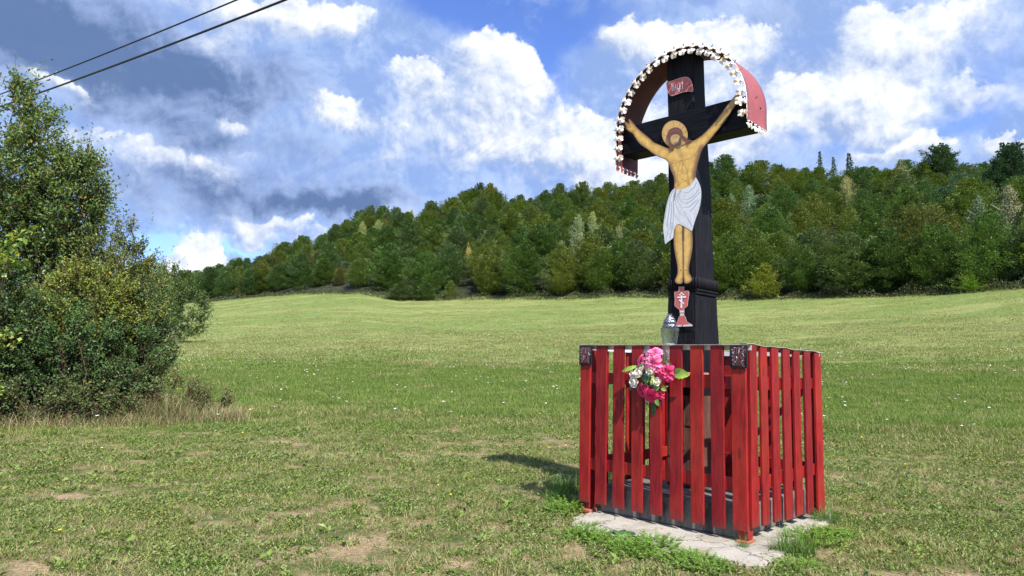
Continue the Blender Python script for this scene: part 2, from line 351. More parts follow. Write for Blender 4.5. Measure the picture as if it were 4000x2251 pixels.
h.setc(h.mix(h.m('MULTIPLY', h.ss(n2, .6, .75), .3), h.mix(h.ss(n, .3, .7), (.30, .060, .058), (.37, .095, .088)), (.20, .03, .03))); h.rough(.42); h.bump(n, .3, .01)
m_flw, h = new_mat('rusty_white_metal'); n = h.noise(h.pos(), 22, 5, .65)
h.setc(h.mix(h.ss(n, .46, .66), (.84, .81, .76), (.52, .30, .13))); h.rough(.5)
m_spike = plain('grey_metal', (.42, .41, .44), .35, .7)
m_conc, h = new_mat('pale_concrete'); O = h.pos(); n = h.noise(O, 120, 4, .7); n2 = h.noise(O, 4, 5, .65); n3 = h.noise(O, 11, 4, .6); ck = h.noise(O, 3.0, 6, .7, 1.2)
c = h.mix(h.ss(n, .3, .75), (.33, .31, .26), (.62, .58, .50)); c = h.mix(h.m('MULTIPLY', h.ss(n2, .46, .62), .6), c, (.30, .26, .19)); c = h.mix(h.m('MULTIPLY', h.ss(n3, .62, .66), .75), c, (.42, .13, .08))
ve = h.n('ShaderNodeTexVoronoi', {'Vector': h.vm('ADD', h.vm('MULTIPLY', O, (1, 1, 0)), h.scale(h.noise(O, 6, 4, .7, out='Color'), .22)), 'Scale': 1.7}, feature='DISTANCE_TO_EDGE').outputs['Distance']
crk = h.ss(ve, .010, .002); c = h.mix(h.m('MULTIPLY', crk, .55), c, (.06, .055, .045))
h.setc(c); h.rough(.9); h.bump(h.m('SUBTRACT', h.m('ADD', n, h.m('MULTIPLY', n2, 2.0)), h.m('MULTIPLY', crk, 3.0)), .9, .012)
m_plinth, h = new_mat('grey_concrete'); O = h.pos(); n = h.noise(O, 90, 4, .7); n2 = h.noise(h.vm('MULTIPLY', O, (1, 1, .3)), 7, 5, .65)
c = h.mix(h.ss(n, .3, .75), (.10, .095, .088), (.21, .20, .18)); c = h.mix(h.m('MULTIPLY', h.ss(n2, .47, .60), .85), c, (.035, .032, .034)); c = h.mix(h.m('MULTIPLY', h.ss(h.noise(O, 9, 4, .6), .66, .72), .7), c, (.22, .03, .03))
h.setc(c); h.rough(.85); h.bump(n, .6, .006)
m_blackmetal = plain('black_metal', (.012, .013, .016), .38, .3, .3, 60)
m_silver = plain('worn_silver', (.55, .55, .57), .25, .9)
m_darkred = plain('dark_red_glass', (.10, .005, .01), .25)
m_primer = plain('red_primer', (.36, .10, .065), .75)

# ---------------------------------------------------------------- concrete
def outline_slab(name, pts, z0, z1, mat, parent=None, wob=.012, loc_=(0, 0, 0)):
    # subdivided irregular slab
    P2 = []
    for i, p in enumerate(pts):
        q = pts[(i + 1) % len(pts)]
        for k in range(6):
            t = k / 6; x = p[0] + (q[0] - p[0]) * t; y = p[1] + (q[1] - p[1]) * t
            P2.append((x + rnd.uniform(-wob, wob), y + rnd.uniform(-wob, wob)))
    inner = [(x, y) for x in np.arange(min(p[0] for p in P2), max(p[0] for p in P2), .07) for y in np.arange(min(p[1] for p in P2), max(p[1] for p in P2), .07)]
    n = len(P2); r = delaunay_2d_cdt([Vector(p) for p in P2 + inner], [(i, (i + 1) % n) for i in range(n)], [list(range(n))], 1, 1e-5)
    vs, fs = r[0], r[2]; mb = MB()
    top = [(v.x, v.y, z1 + .010 * mnoise.noise(Vector((v.x * 9, v.y * 9, 0))) - .012 * (1 if i < n else 0)) for i, v in enumerate(vs)]
    mb.add(top, fs, sm=True)
    ring = [(p[0], p[1]) for p in P2]
    mb.add([(x, y, z1 - .012 + .010 * mnoise.noise(Vector((x * 9, y * 9, 0)))) for x, y in ring] + [(x * 1.0, y, z0) for x, y in ring], [(i, (i + 1) % n, n + (i + 1) % n, n + i)[::-1] for i in range(n)])
    return mb.build(name, mat, parent, loc=loc_)
def toloc(px, py, z=0.0):
    q = gz(px, py, z) - CF; return (q.dot(XA), q.dot(YA))
foot = empty('concrete_footing', loc(0, 0, 0), RF, 'pale rough concrete footing spread under the red enclosure on the grass', 'concrete footing')
z5 = lambda x, y: (2230 + x * .41537, 1700 + y * .41537)
edge = [(30, 760), (20, 850), (180, 905), (600, 1010), (1000, 1110), (1350, 1150), (1520, 1160), (1600, 1200), (1780, 1232), (1880, 1180), (2010, 1110), (2090, 1010), (2300, 900), (2470, 800), (2440, 720)]
ep = [toloc(*z5(*p)) for p in edge] + [(.16, 1.72), (-1.70, 1.74)]
outline_slab('slab', ep, -.10, 0.0, m_conc, foot)
mb = MB(); mb.box(-1.42, -.10, .075, 1.40, .003, .235); me = bevel_mesh(mb.mesh('plinth', m_plinth), .012)
link('plinth', me, foot)
for (x, y) in ((-.035, .062), (-1.50, .062), (-.035, 1.51), (-1.50, 1.51)):   # painted mortar collars at the posts
    mb = MB(); mb.box(x - .075, x + .03, y - .068, y + .068, -.02, .016); link('post_collar', bevel_mesh(mb.mesh('post_collar', m_primer), .008), foot)

# ---------------------------------------------------------------- fence
fence = empty('slatted_enclosure', loc(0, 0, 0), RF, 'red stained wooden slat enclosure with white capping around the black cross', 'fence')
ZT = 1.478
def slat_mesh(w_, t, hgt, seed):
    r = random.Random(seed); mb = MB(); n = 6; b = r.uniform(-.003, .003); tw = r.uniform(-.02, .02)
    vs = []
    for i in range(n + 1):
        z = hgt * i / n; dx = b * math.sin(PI * i / n); a = tw * (i / n - .5)
        for (x, y) in ((-w_ / 2 + .003, -t / 2), (w_ / 2 - .003, -t / 2), (w_ / 2, -t / 2 + .003), (w_ / 2, t / 2), (-w_ / 2, t / 2), (-w_ / 2, -t / 2 + .003)):
            vs.append((x * math.cos(a) - y * math.sin(a) + dx, x * math.sin(a) + y * math.cos(a), z + (r.uniform(-.001, .001) if i in (0, n) else 0)))
    fs = [(i * 6 + k, i * 6 + (k + 1) % 6, (i + 1) * 6 + (k + 1) % 6, (i + 1) * 6 + k) for i in range(n) for k in range(6)] + [tuple(range(5, -1, -1)), tuple(n * 6 + k for k in range(6))]
    mb.add(vs, fs); return mb.mesh('slat', m_red)
mb = MB(); mb.lathe([(0.0, -.0012), (.0035, -.001), (.0045, 0.0)], 8); scr = mb.mesh('screw', plain('screw_metal', (.10, .08, .07), .4, .6))
T = .020
cnt = [0]
def slat(x, y, w_, z0, side, z1=None, tilt=0.0):
    """side: 0 front, 1 right, 2 back, 3 left ; outward rotation"""
    cnt[0] += 1; z1 = z1 or ZT - .003
    o = link('slat', slat_mesh(w_, T, z1 - z0, cnt[0]), fence, (x, y, z0), (0, 0, side * PI / 2))
    o.rotation_euler.y = tilt if side in (0, 2) else 0
    for zz in (1.185, .415):
        s = link('screw', scr, o, (rnd.uniform(-.012, .012), -T / 2 - .0005, zz - z0 + rnd.uniform(-.012, .012)), (PI / 2, 0, 0))
fr = [(1.604, 1.490), (1.427, 1.312), (1.236, 1.126), (1.043, .937), (.859, .751), (.672, .560), (.483, .372), (.303, .194)]
for i, (u0, u1) in enumerate(fr):
    slat(-(u0 + u1) / 2, T / 2, u0 - u1, .076 + .003 * math.sin(i * 2.1), 0, tilt=rnd.uniform(-.004, .004))
slat(-.071, T / 2, .118, .086, 0)
sd = [(.045, .178), (.238, .375), (.455, .600), (.685, .842), (.912, 1.062), (1.155, 1.305), (1.408, 1.575)]
for i, (v0, v1) in enumerate(sd):
    slat(-T / 2 + .004, (v0 + v1) / 2, v1 - v0 - .012, [.11, .095, .09, .07, .072, .06, .02][i], 1, ZT - [0, .0, .003, .006, .009, .014, .020][i])
for i in range(8):
    slat(-.10 - i * .203, 1.565, .13, .075, 2, ZT - .012)
    if i < 7: slat(-1.60, .16 + i * .215, .12, .075, 3, ZT - .008)
def part_box(name, x0, x1, y0, y1, z0, z1, mat=m_red, bev=.003, parent=fence, M=None):
    mb = MB(); mb.box(x0, x1, y0, y1, z0, z1, M=M); return link(name, bevel_mesh(mb.mesh(name, mat), bev) if bev else mb.mesh(name, mat), parent)
for (x, y) in ((-.063, .067), (-1.541, .067), (-.063, 1.510), (-1.541, 1.510)):
    part_box('post', x - .043, x + .043, y - .043, y + .043, .022, 1.44, bev=.004)
for z0, z1 in ((1.135, 1.235), (.365, .465)):
    part_box('rail', -1.495, -.109, .0235, .062, z0, z1)
    part_box('rail', -1.495, -.109, 1.515, 1.553, z0 - .01, z1 - .01)
    part_box('rail', -.060, -.0225, .113, 1.464, z0 - .005, z1 - .005)
    part_box('rail', -1.587, -1.549, .113, 1.464, z0 - .005, z1 - .005)
# braces seen through the gaps, and the shelf that carries the lantern
def bar(name, p, q, w_, t, mat=m_red, parent=fence, up=Vector((0, 0, 1))):
    p = Vector(p); q = Vector(q); z = (q - p).normalized(); x = up.cross(z); x = x.normalized() if x.length > 1e-4 else Vector((1, 0, 0)); y = z.cross(x)
    M = Matrix((x, y, z)).transposed().to_4x4(); M.translation = p
    mb = MB(); mb.box(-w_ / 2, w_ / 2, -t / 2, t / 2, 0, (q - p).length, M=M); return mb.build(name, mat, parent)
bar('brace', (-.13, .09, 1.12), (-.55, .50, .62), .05, .04)
bar('brace', (-.10, 1.44, 1.12), (-.60, .95, .50), .05, .04)
part_box('shelf', -1.02, -.58, .0645, .515, 1.238, 1.256, mat=plain('pale_red_board', (.50, .17, .14), .6), bev=.002)  # shelf board in a paler, pinker red than the slats
# white capping : a thin top flange and an inner band, slightly wavy on the right side
def cap(p, q, off, wave=0.0, sag=0.0):
    n = 40; mb = MB(); vs = []; p = Vector(p); q = Vector(q); t = (q - p).normalized(); o_ = Vector((-t.y, t.x, 0)) * off
    for i in range(n + 1):
        c_ = p.lerp(q, i / n); dz = wave * math.sin(i * .62) * math.sin(i * .21 + .4) - sag * i / n
        for w0, z in ((-.012, 0), (.052, 0), (.052, -.042), (.0505, -.042), (.0505, -.0018), (-.012, -.0018)):
            vs.append(c_ + o_ * w0 + Vector((0, 0, dz + z)))
    fs = [(i * 6 + k, i * 6 + (k + 1) % 6, (i + 1) * 6 + (k + 1) % 6, (i + 1) * 6 + k) for i in range(n) for k in range(6)]
    mb.add(vs, fs); return mb.build('capping', m_white, fence)
cap((-1.625, 0, ZT + .006), (.018, 0, ZT + .006), 1, .0012)
cap((0.0, -.012, ZT + .012), (0.0, 1.62, ZT + .012), 1, .006, .024)
cap((.01, 1.575, ZT - .010), (-1.62, 1.575, ZT - .010), 1, .003)
cap((-1.61, 1.57, ZT - .004), (-1.61, -.01, ZT + .002), 1, .002)

# ---------------------------------------------------------------- cross
KX, KY = -.862, .66                      # its centre in the fence frame
cross = empty('wooden_cross', loc(KX, KY, .235), RF, 'tall black wooden wayside cross with painted figure and red hood, inside the red enclosure', 'cross')
ZB = .235
def sect(mb, rings, mi=0):
    vs = []
    for (z, x0, x1, y0, y1, ch) in rings:
        vs += [(x0 + ch, y0, z), (x1 - ch, y0, z), (x1, y0 + ch, z), (x1, y1 - ch, z), (x1 - ch, y1, z), (x0 + ch, y1, z), (x0, y1 - ch, z), (x0, y0 + ch, z)]
    n = len(rings)
    fs = [(i * 8 + k, i * 8 + (k + 1) % 8, (i + 1) * 8 + (k + 1) % 8, (i + 1) * 8 + k) for i in range(n - 1) for k in range(8)] + [tuple(range(7, -1, -1)), tuple((n - 1) * 8 + k for k in range(8))]
    mb.add(vs, fs, mi)
def X(u): return -u - KX                  # u measured leftwards from the fence corner
F0 = .55 - KY                            # front face of the post in cross coordinates
def ring(z, ul, ur, dep, ch=.008): return (z - ZB, X(ul), X(ur), F0, F0 + dep, ch)
def jit(rings, a=.0025):
    out = []
    for r in rings: out.append((r[0], r[1] + rnd.uniform(-a, a), r[2] + rnd.uniform(-a, a), r[3] + rnd.uniform(-a, a), r[4] + rnd.uniform(-a, a), r[5]))
    return out
mb = MB(); sect(mb, jit([ring(2.115, .988, .714, .352), ring(2.3, .982, .716, .335), ring(2.6, .984, .716, .322), ring(2.85, .992, .716, .305), ring(3.1, 1.0, .716, .285), ring(3.4, 1.001, .720, .262), ring(3.7, 1.002, .724, .240), ring(4.0, 1.008, .727, .225), ring(4.262, 1.014, .728, .215)]))
mb.build('shaft', m_black, cross)
# collar: a scalloped band above two turned rings
mb = MB()
zc0 = 2.02
sect(mb, jit([ring(2.012, 1.008, .706, .385), ring(2.11, 1.006, .706, .375), ring(2.125, .996, .712, .362)], .001)); mb.build('collar_core', m_black, cross)
for k in range(11):                                         # scallops on the front and right faces
    u = 1.008 - (k + .5) * .302 / 11; mb = MB(); x = X(u)
    mb.tube([(x, F0 - .002, 2.018 - ZB), (x, F0 - .003, 2.10 - ZB), (x, F0 + .004, 2.118 - ZB)], [.0145, .014, .008], 8); mb.build('scallop', m_black, cross)
for k in range(12):
    y = F0 + .018 + k * .0320; mb = MB(); x = X(.706)
    mb.tube([(x + .002, y, 2.018 - ZB), (x + .002, y, 2.10 - ZB), (x - .004, y, 2.118 - ZB)], [.0165, .016, .009], 8); mb.build('scallop', m_black, cross)
for z0, z1, e in ((1.962, 1.984, .004), (1.990, 2.010, .010)):
    mb = MB(); sect(mb, jit([ring(z0, 1.002 + e, .710 - e, .385 + e, .01), ring(z0 + .004, 1.008 + e, .704 - e, .392 + e, .014), ring(z1 - .004, 1.008 + e, .704 - e, .392 + e, .014), ring(z1, 1.002 + e, .710 - e, .385 + e, .01)], .0006)); mb.build('ring_moulding', m_black, cross)
mb = MB(); sect(mb, jit([ring(1.05, 1.022, .722, .465, .012), ring(1.35, 1.016, .718, .452, .012), ring(1.52, 1.013, .717, .443, .012), ring(1.84, 1.013, .712, .402, .012), ring(1.945, 1.008, .710, .396, .012), ring(1.958, .998, .718, .385, .012)], .002))
mb.build('base_block', m_black, cross)
mb = MB(); mb.box(X(.985), X(.742), F0 - .0035, F0 + .01, 1.10 - ZB, 1.55 - ZB); mb.box(X(.985), X(.742), F0 - .004, F0 + .01, 1.62 - ZB, 1.925 - ZB)
link('carved_panel', bevel_mesh(mb.mesh('carved_panel', m_black), .003), cross)
mb = MB(); sect(mb, jit([ring(.24, 1.03, .725, .47, .012), ring(.6, 1.028, .724, .468, .012), ring(1.045, 1.024, .722, .466, .012)], .002)); mb.build('lower_block', m_brown, cross)
for zz in (.50, .78, 1.0):
    mb = MB(); mb.box(X(1.0), X(.75), F0 - .006, F0 + .01, zz - ZB, zz + .02 - ZB); mb.box(X(.86), X(.84), F0 - .005, F0 + .01, zz - .22 - ZB, zz - .003 - ZB); mb.build('carved_panel', m_brown, cross)
mb = MB()
nseg = 10
rings = []
for i in range(nseg + 1):
    x = -.64 + 1.30 * i / nseg
    rings.append((x, F0 - .014 + rnd.uniform(-.0015, .0015), F0 + .195, 3.402 - ZB + rnd.uniform(-.002, .002), 3.695 - ZB + rnd.uniform(-.002, .002)))
vs = []
for (x, y0, y1, z0, z1) in rings:
    c_ = .008; vs += [(x, y0 + c_, z0), (x, y1, z0), (x, y1, z1), (x, y0 + c_, z1), (x, y0, z1 - c_), (x, y0, z0 + c_)]
mb.add(vs, [(i * 6 + k, i * 6 + (k + 1) % 6, (i + 1) * 6 + (k + 1) % 6, (i + 1) * 6 + k) for i in range(nseg) for k in range(6)] + [tuple(range(5, -1, -1)), tuple(nseg * 6 + k for k in range(6))])
m_blackh, h = new_mat('black_tarred_beam'); O = h.obj(); g = h.noise(h.vm('MULTIPLY', O, (.06, 1, 1)), 60, 6, .65, .4)
h.setc(h.mix(h.ss(g, .35, .72), (.002, .002, .004), (.009, .009, .013))); h.rough(.6); h.bump(g, .8, .006); h.b.inputs['Specular IOR Level'].default_value = .15
mb.build('crossbar', m_blackh, cross)

# hood : bent red sheet, semicircle on straight sides
HR, HC = .682, 3.61 - ZB
hx = X(.850)
def hood_pt(s, y):                       # s: arc length from the left bottom
    L0 = .315
    if s < L0: return Vector((hx - HR, y, HC - L0 + s)), Vector((-1, 0, 0))
    a = (s - L0) / HR
    if a < PI: return Vector((hx - HR * math.cos(a), y, HC + HR * math.sin(a))), Vector((-math.cos(a), 0, math.sin(a)))
    return Vector((hx + HR, y, HC - (s - L0 - PI * HR))), Vector((1, 0, 0))
ST = .315 + PI * HR + .165
mb = MB(); n = 90; ny = 6; y0, y1 = .45 - KY, .85 - KY; vs = []
for i in range(n + 1):
    for j in range(ny + 1):
        p, nn = hood_pt(ST * i / n, y0 + (y1 - y0) * j / ny); vs.append(p + nn * (.010 * mnoise.noise(p * 3.1) + .003))
k = len(vs)
vs += [v + (Vector((hx, v.y, HC)) - v).normalized() * .003 for v in vs]
fs = [(i * (ny + 1) + j, (i + 1) * (ny + 1) + j, (i + 1) * (ny + 1) + j + 1, i * (ny + 1) + j + 1) for i in range(n) for j in range(ny)]
fs2 = [tuple(q + k for q in f[::-1]) for f in fs]
rim = [(i * (ny + 1) + e, (i + 1) * (ny + 1) + e) for i in range(n) for e in (0, ny)]
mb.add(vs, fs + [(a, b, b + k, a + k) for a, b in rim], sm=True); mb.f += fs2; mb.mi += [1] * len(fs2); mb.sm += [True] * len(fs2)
m_hoodin = plain('maroon_underside_shade', (.085, .014, .020), .7, 0, .25, 6)  # hood inside is a darker red, the underside's shade put into the colour
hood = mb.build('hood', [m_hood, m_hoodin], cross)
mb = MB(); mb.tube([hood_pt(ST * i / 80, y0 - .003)[0] for i in range(81)], .0045, 6); mb.build('rolled_edge', m_flw, hood)
def flower_plate(rad, stem, spike):
    """five-lobed tin flower in the xz plane hanging to -z from the origin"""
    pts = []; cz = -stem - rad * .45
    N = 40
    for i in range(N):
        a = 2 * PI * i / N + PI / 2; r = rad * (.60 + .30 * abs(math.cos(2.5 * (a - PI / 2))))
        pts.append((r * math.cos(a), 0.006 * math.sin(3 * a), cz + r * math.sin(a)))
    pts.append((0, -.006, cz))
    vs = pts + [(x, y + .0022, z) for x, y, z in pts]; c0 = N; o = N + 1
    fs = [(i, (i + 1) % N, c0) for i in range(N)] + [((i + 1) % N + o, i + o, c0 + o) for i in range(N)] + [(i, i + o, (i + 1) % N + o, (i + 1) % N) for i in range(N)]
    m_ = MB(); m_.add(vs, fs)
    m_.box(-rad * .34, rad * .34, -.001, .0015, -stem - rad * .1, .004)
    m_.tube([(-rad * .55, -.004, -stem * .35), (0, -.008, -stem * .7), (rad * .55, -.004, -stem * .35)], [.006, .008, .006], 5)
    mm = m_.mesh('tin_flower', [m_flw, m_spike]); return mm
fl_me = [flower_plate(.044, .032, True), flower_plate(.041, .029, True), flower_plate(.046, .030, True)]
m_ = MB(); m_.add([(-.007, 0, 0), (.007, 0, 0), (.0, -.002, .032), (0, .004, .0), (-.008, 0, .014), (.008, 0, .014)], [(0, 3, 4), (3, 1, 5), (4, 3, 2), (3, 5, 2), (0, 4, 2, 5, 1)]); sp_me = m_.mesh('spike', m_spike)
NF = 26
for i in range(NF):
    s = .06 + (ST - .12) * i / (NF - 1); p, nn = hood_pt(s, y0 - .010)
    ang = math.atan2(nn.x, nn.z)
    f = link('tin_flower', fl_me[i % 3], hood, p, (rnd.uniform(-.25, .1), ang, rnd.uniform(-.1, .5))); f.scale = (rnd.uniform(.9, 1.12),) * 3
    link('spike', sp_me, hood, p + nn * .004 + Vector((0, .004, 0)), (rnd.uniform(-.2, .1), ang + rnd.uniform(-.2, .2), 0))
for sx, s in ((-1, 0), (1, ST)):
    for i in range(6):
        y = y0 + .03 + i * .068; p, nn = hood_pt(s, y)
        f = link('tin_flower', fl_me[i % 3], hood, p + Vector((0, 0, .004)) - Vector((sx * .004, 0, 0)), (0, rnd.uniform(-.25, .25), sx * PI / 2 + rnd.uniform(-.25, .25))); f.scale = (.82,) * 3
        if sx < 0: f.data = f.data.copy(); f.data.materials[0] = m_hood
for yy, zz in ((.72 - KY, 3.62 - ZB), (.64 - KY, 3.70 - ZB)):    # two nails with torn paint on the right side
    mb = MB(); mb.lathe([(0, .004), (.008, .003), (.010, 0)], 8); mb.build('nail', m_blackmetal, hood, loc=(hx + HR + .006, yy, zz), rot=(0, PI / 2, 0))
# ---------------------------------------------------------------- painted sheet-metal pieces on the cross
m_paint, h = new_mat('hand_painted_sheet'); at = h.n('ShaderNodeAttribute', attribute_name='paint').outputs['Color']; n = h.noise(h.obj(), 60, 4, .6)
h.setc(h.mix(1.0, at, h.mix(n, (.86, .86, .86), (1.1, 1.1, 1.1)), 'MULTIPLY')); h.rough(.45); h.bump(n, .08, .001)
def seg_d(P, A, B):
    d = B - A; L = max((d * d).sum(), 1e-9); t = np.clip(((P - A) @ d) / L, 0, 1)
    return np.hypot(*(P - A - t[:, None] * d).T)
def poly_d(P, pl, closed=True):
    pl = np.asarray(pl, float); m = len(pl); r = np.full(len(P), 1e9)
    for i in range(m if closed else m - 1): r = np.minimum(r, seg_d(P, pl[i], pl[(i + 1) % m]))
    return r
def inside(P, pl):
    pl = np.asarray(pl, float); x, y = P.T; r = np.zeros(len(P), bool)
    for i in range(len(pl)):
        x1, y1 = pl[i]; x2, y2 = pl[i - 1]
        c = (y1 > y) != (y2 > y)
        with np.errstate(divide='ignore', invalid='ignore'): xx = (x2 - x1) * (y - y1) / (y2 - y1) + x1
        r ^= c & (x < xx)
    return r
def smooth(pl, it=2):
    pl = [np.array(p, float) for p in pl]
    for _ in range(it):
        out = []
        for i in range(len(pl)):
            p, q = pl[i], pl[(i + 1) % len(pl)]; out += [p * .75 + q * .25, p * .25 + q * .75]
        pl = out
    return np.array(pl)
def put(C, P, pl, w_, col, k=1.0, closed=False):       # a brush stroke
    a = np.clip(1 - poly_d(P, pl, closed) / w_, 0, 1) ** .7 * k; C[:] = C * (1 - a[:, None]) + np.array(col) * a[:, None]
def fillc(C, P, pl, col, soft=1.0, k=1.0):
    ins = inside(P, pl); d = poly_d(P, pl); a = np.where(ins, np.clip(.5 + d / soft, 0, 1), np.clip(.5 - d / soft, 0, 1)) * k
    C[:] = C * (1 - a[:, None]) + np.array(col) * a[:, None]
def sheet(name, pl, sp, colf, off, parent, th=.002, it=1, mat=m_paint, fn=FL, inv=None):
    pl = smooth(pl, it) if it else np.array(pl, float)
    # resample the outline
    R = []
    for i in range(len(pl)):
        a, b = pl[i - 1], pl[i]; k = max(1, int(np.hypot(*(b - a)) / (sp * 1.3)))
        for j in range(k): R.append(a + (b - a) * j / k)
    R = np.array(R); n = len(R)
    x0, y0_ = R.min(0); x1, y1_ = R.max(0)
    g = np.array([(x + (sp / 2 if j % 2 else 0), y) for j, y in enumerate(np.arange(y0_, y1_, sp * .87)) for x in np.arange(x0, x1, sp)])
    g = g[inside(g, R)]; g = g[poly_d(g, R) > sp * .45]
    P = np.vstack([R, g])
    r = delaunay_2d_cdt([Vector(p) for p in P], [(i, (i + 1) % n) for i in range(n)], [list(range(n))], 1, 1e-6)
    P = np.array([tuple(v) for v in r[0]]); fs = r[2]
    C = colf(P, R); V = [(lambda q: (q[0] - KX, off - KY, q[1] - ZB))(fn(px, py, off)) for px, py in P]
    m_ = MB(); m_.add(V, [f for f in fs]); k = len(V); cen = None
    m_.add([(v[0], v[1] + th, v[2]) for v in V], [tuple(f[::-1]) for f in fs])
    bd = {}
    for f in fs:
        for i in range(len(f)):
            e = (f[i], f[(i + 1) % len(f)]); bd[e] = 1
    for e in list(bd):
        if (e[1], e[0]) not in bd: m_.f.append([e[0], e[0] + k, e[1] + k, e[1]]); m_.mi.append(0); m_.sm.append(False)
    me = m_.mesh(name, mat); ca = me.color_attributes.new('paint', 'FLOAT_COLOR', 'POINT')
    CC = np.concatenate([C, C * 0 + .18]); CC = np.hstack([CC, np.ones((len(CC), 1))]).astype(np.float32); ca.data.foreach_set('color', CC.ravel())
    bm = bmesh.new(); bm.from_mesh(me); bmesh.ops.recalc_face_normals(bm, faces=bm.faces[:]); bm.to_mesh(me); bm.free()
    return link(name, me, parent)
Z1 = lambda L: [(2350 + x * .3794, 130 + y * .3794) for x, y in L]
Z2 = lambda L: [(2400 + x * .31037, 450 + y * .31037) for x, y in L]
Z3 = lambda L: [(2500 + x * .36563, 850 + y * .36563) for x, y in L]
BR = (.13, .055, .04); DK = (.07, .04, .035); OC = np.array((.52, .305, .07)); OC2 = np.array((.68, .42, .11))
# body : arms, trunk and legs in one sheet
arms = Z2([(100, 72), (112, 64), (150, 84), (175, 100), (186, 96), (172, 58), (180, 48), (196, 52), (222, 82), (245, 108), (268, 140), (300, 172), (345, 212), (400, 255), (450, 298), (500, 345), (560, 368), (620, 395), (680, 420), (760, 400), (850, 360), (940, 330), (1000, 318)]) \
    + Z1([(1000, 1075), (1040, 1045), (1085, 1003), (1150, 932), (1200, 868), (1260, 788), (1320, 708), (1365, 652), (1392, 626), (1425, 640), (1432, 675), (1405, 712), (1372, 752), (1340, 800), (1290, 878), (1230, 958), (1160, 1042), (1105, 1112), (1062, 1160)]) \
    + Z2([(1110, 425), (1085, 480), (1062, 560), (1042, 640), (1024, 720), (1022, 790), (1060, 900), (1060, 1100)]) \
    + Z3([(560, 30), (556, 150), (564, 240), (561, 320), (549, 400), (532, 480), (520, 540), (524, 590), (542, 622), (557, 655), (553, 676), (532, 698), (505, 707), (480, 707), (469, 692), (464, 650), (459, 690), (446, 709), (410, 712), (384, 701), (370, 681), (372, 662), (386, 638), (399, 600), (401, 548), (392, 480), (375, 400), (362, 320), (358, 240), (360, 150), (372, 100), (372, 20)]) \
    + Z2([(780, 1300), (740, 1100), (745, 960), (752, 880), (754, 800), (732, 740), (704, 680), (684, 610), (655, 568), (600, 542), (540, 520), (482, 484), (420, 432), (350, 388), (308, 352), (262, 285), (232, 232), (196, 214), (152, 184), (142, 162), (150, 148), (136, 118), (118, 98)])
def body_c(P, R):
    d = poly_d(P, R); C = OC[None] * np.ones((len(P), 1)); nz = np.array([mnoise.noise(Vector((p[0] * .05, p[1] * .05, 3))) for p in P]); nz2 = np.array([mnoise.noise(Vector((p[0] * .25, p[1] * .04, 9))) for p in P])
    C = C + (OC2 - OC) * np.clip(.5 + nz * 1.2 + sstep(d, 6, 18) * .6, 0, 1.4)[:, None]; nz3 = np.array([mnoise.noise(Vector((p[0] * .12, p[1] * .12, 4))) for p in P]); C *= (1 + .12 * nz2 + .10 * nz3)[:, None]
    e = np.exp(-(d / 4.6) ** 1.6)[:, None]; C = C * (1 - e * .92) + np.array(BR) * .8 * e * .92
    # the right flank and the underside of the arm are glazed darker
    put(C, P, Z2([(1095, 420), (1060, 540), (1035, 660), (1015, 790)]), 18, (.17, .075, .05), .9)
    put(C, P, Z2([(760, 830), (740, 720), (700, 620)]), 12, (.20, .10, .05), .7)
    put(C, P, Z2([(820, 430), (830, 480), (838, 520)]), 12, (.27, .16, .08), .45)
    for L in ([(705, 585), (720, 600), (760, 612), (800, 600), (840, 572), (900, 562), (960, 545), (1010, 505), (1040, 460), (1075, 430)], [(845, 575), (860, 600), (862, 625), (885, 645), (915, 690), (922, 760), (935, 840), (948, 890)],
              [(825, 585), (826, 620), (805, 660), (795, 720), (792, 800), (805, 840), (800, 900)], [(762, 642), (795, 628)], [(800, 745), (830, 755), (850, 735), (880, 745), (915, 725)], [(808, 830), (840, 830), (860, 800), (880, 825), (925, 820)],
              [(800, 885), (850, 845), (900, 825), (945, 880)], [(850, 620), (852, 735)]):
        put(C, P, Z2(L), 1.6, (.16, .085, .04), .75)
    # right arm towards the hand turns brown
    put(C, P, Z1([(1300, 800), (1350, 730), (1400, 670)]), 16, (.30, .19, .08), .55)
    # hand
    for L in ([(120, 80), (190, 118)], [(118, 100), (186, 128)], [(150, 150), (190, 150)], [(190, 110), (186, 96)]): put(C, P, Z2(L), 1.2, BR, .8)
    put(C, P, Z2([(110, 70), (150, 95), (180, 125)]), 4, (.30, .18, .10), .5)
    fillc(C, P, Z2([(194, 142), (206, 140), (210, 152), (200, 158)]), (.06, .02, .02), 1.0)
    # legs
    put(C, P, Z3([(458, 60), (460, 250), (462, 450), (463, 690)]), 5.2, (.05, .035, .035), .95)
    put(C, P, Z3([(464, 60), (461, 240)]), 6.5, (.05, .035, .035), .9)
    put(C, P, Z3([(545, 130), (550, 300), (525, 470), (515, 560)]), 5, (.25, .14, .07), .6)
    put(C, P, Z3([(375, 130), (372, 300), (398, 480), (408, 560)]), 3.5, (.25, .14, .07), .6)
    put(C, P, Z3([(410, 150), (420, 300), (430, 500)]), 5, (.74, .50, .22), .4); put(C, P, Z3([(500, 150), (505, 300), (498, 500)]), 5, (.74, .50, .22), .4)
    for xx in (436, 490): fillc(C, P, Z3([(xx - 8, 560), (xx, 553), (xx + 8, 562), (xx, 574)]), (.10, .03, .02), 1.0)
    for (a, b) in (((388, 690), (392, 668)), ((402, 700), (405, 676)), ((420, 706), (422, 684)), ((436, 706), (436, 680)), ((492, 706), (490, 682)), ((508, 704), (505, 680)), ((524, 698), (520, 674)), ((538, 688), (534, 664))):
        put(C, P, Z3([a, b]), .9, BR, .8)
    return np.clip(C, 0, 1)
fig = sheet('painted_figure', arms, 2.2, body_c, .505, cross, it=1)
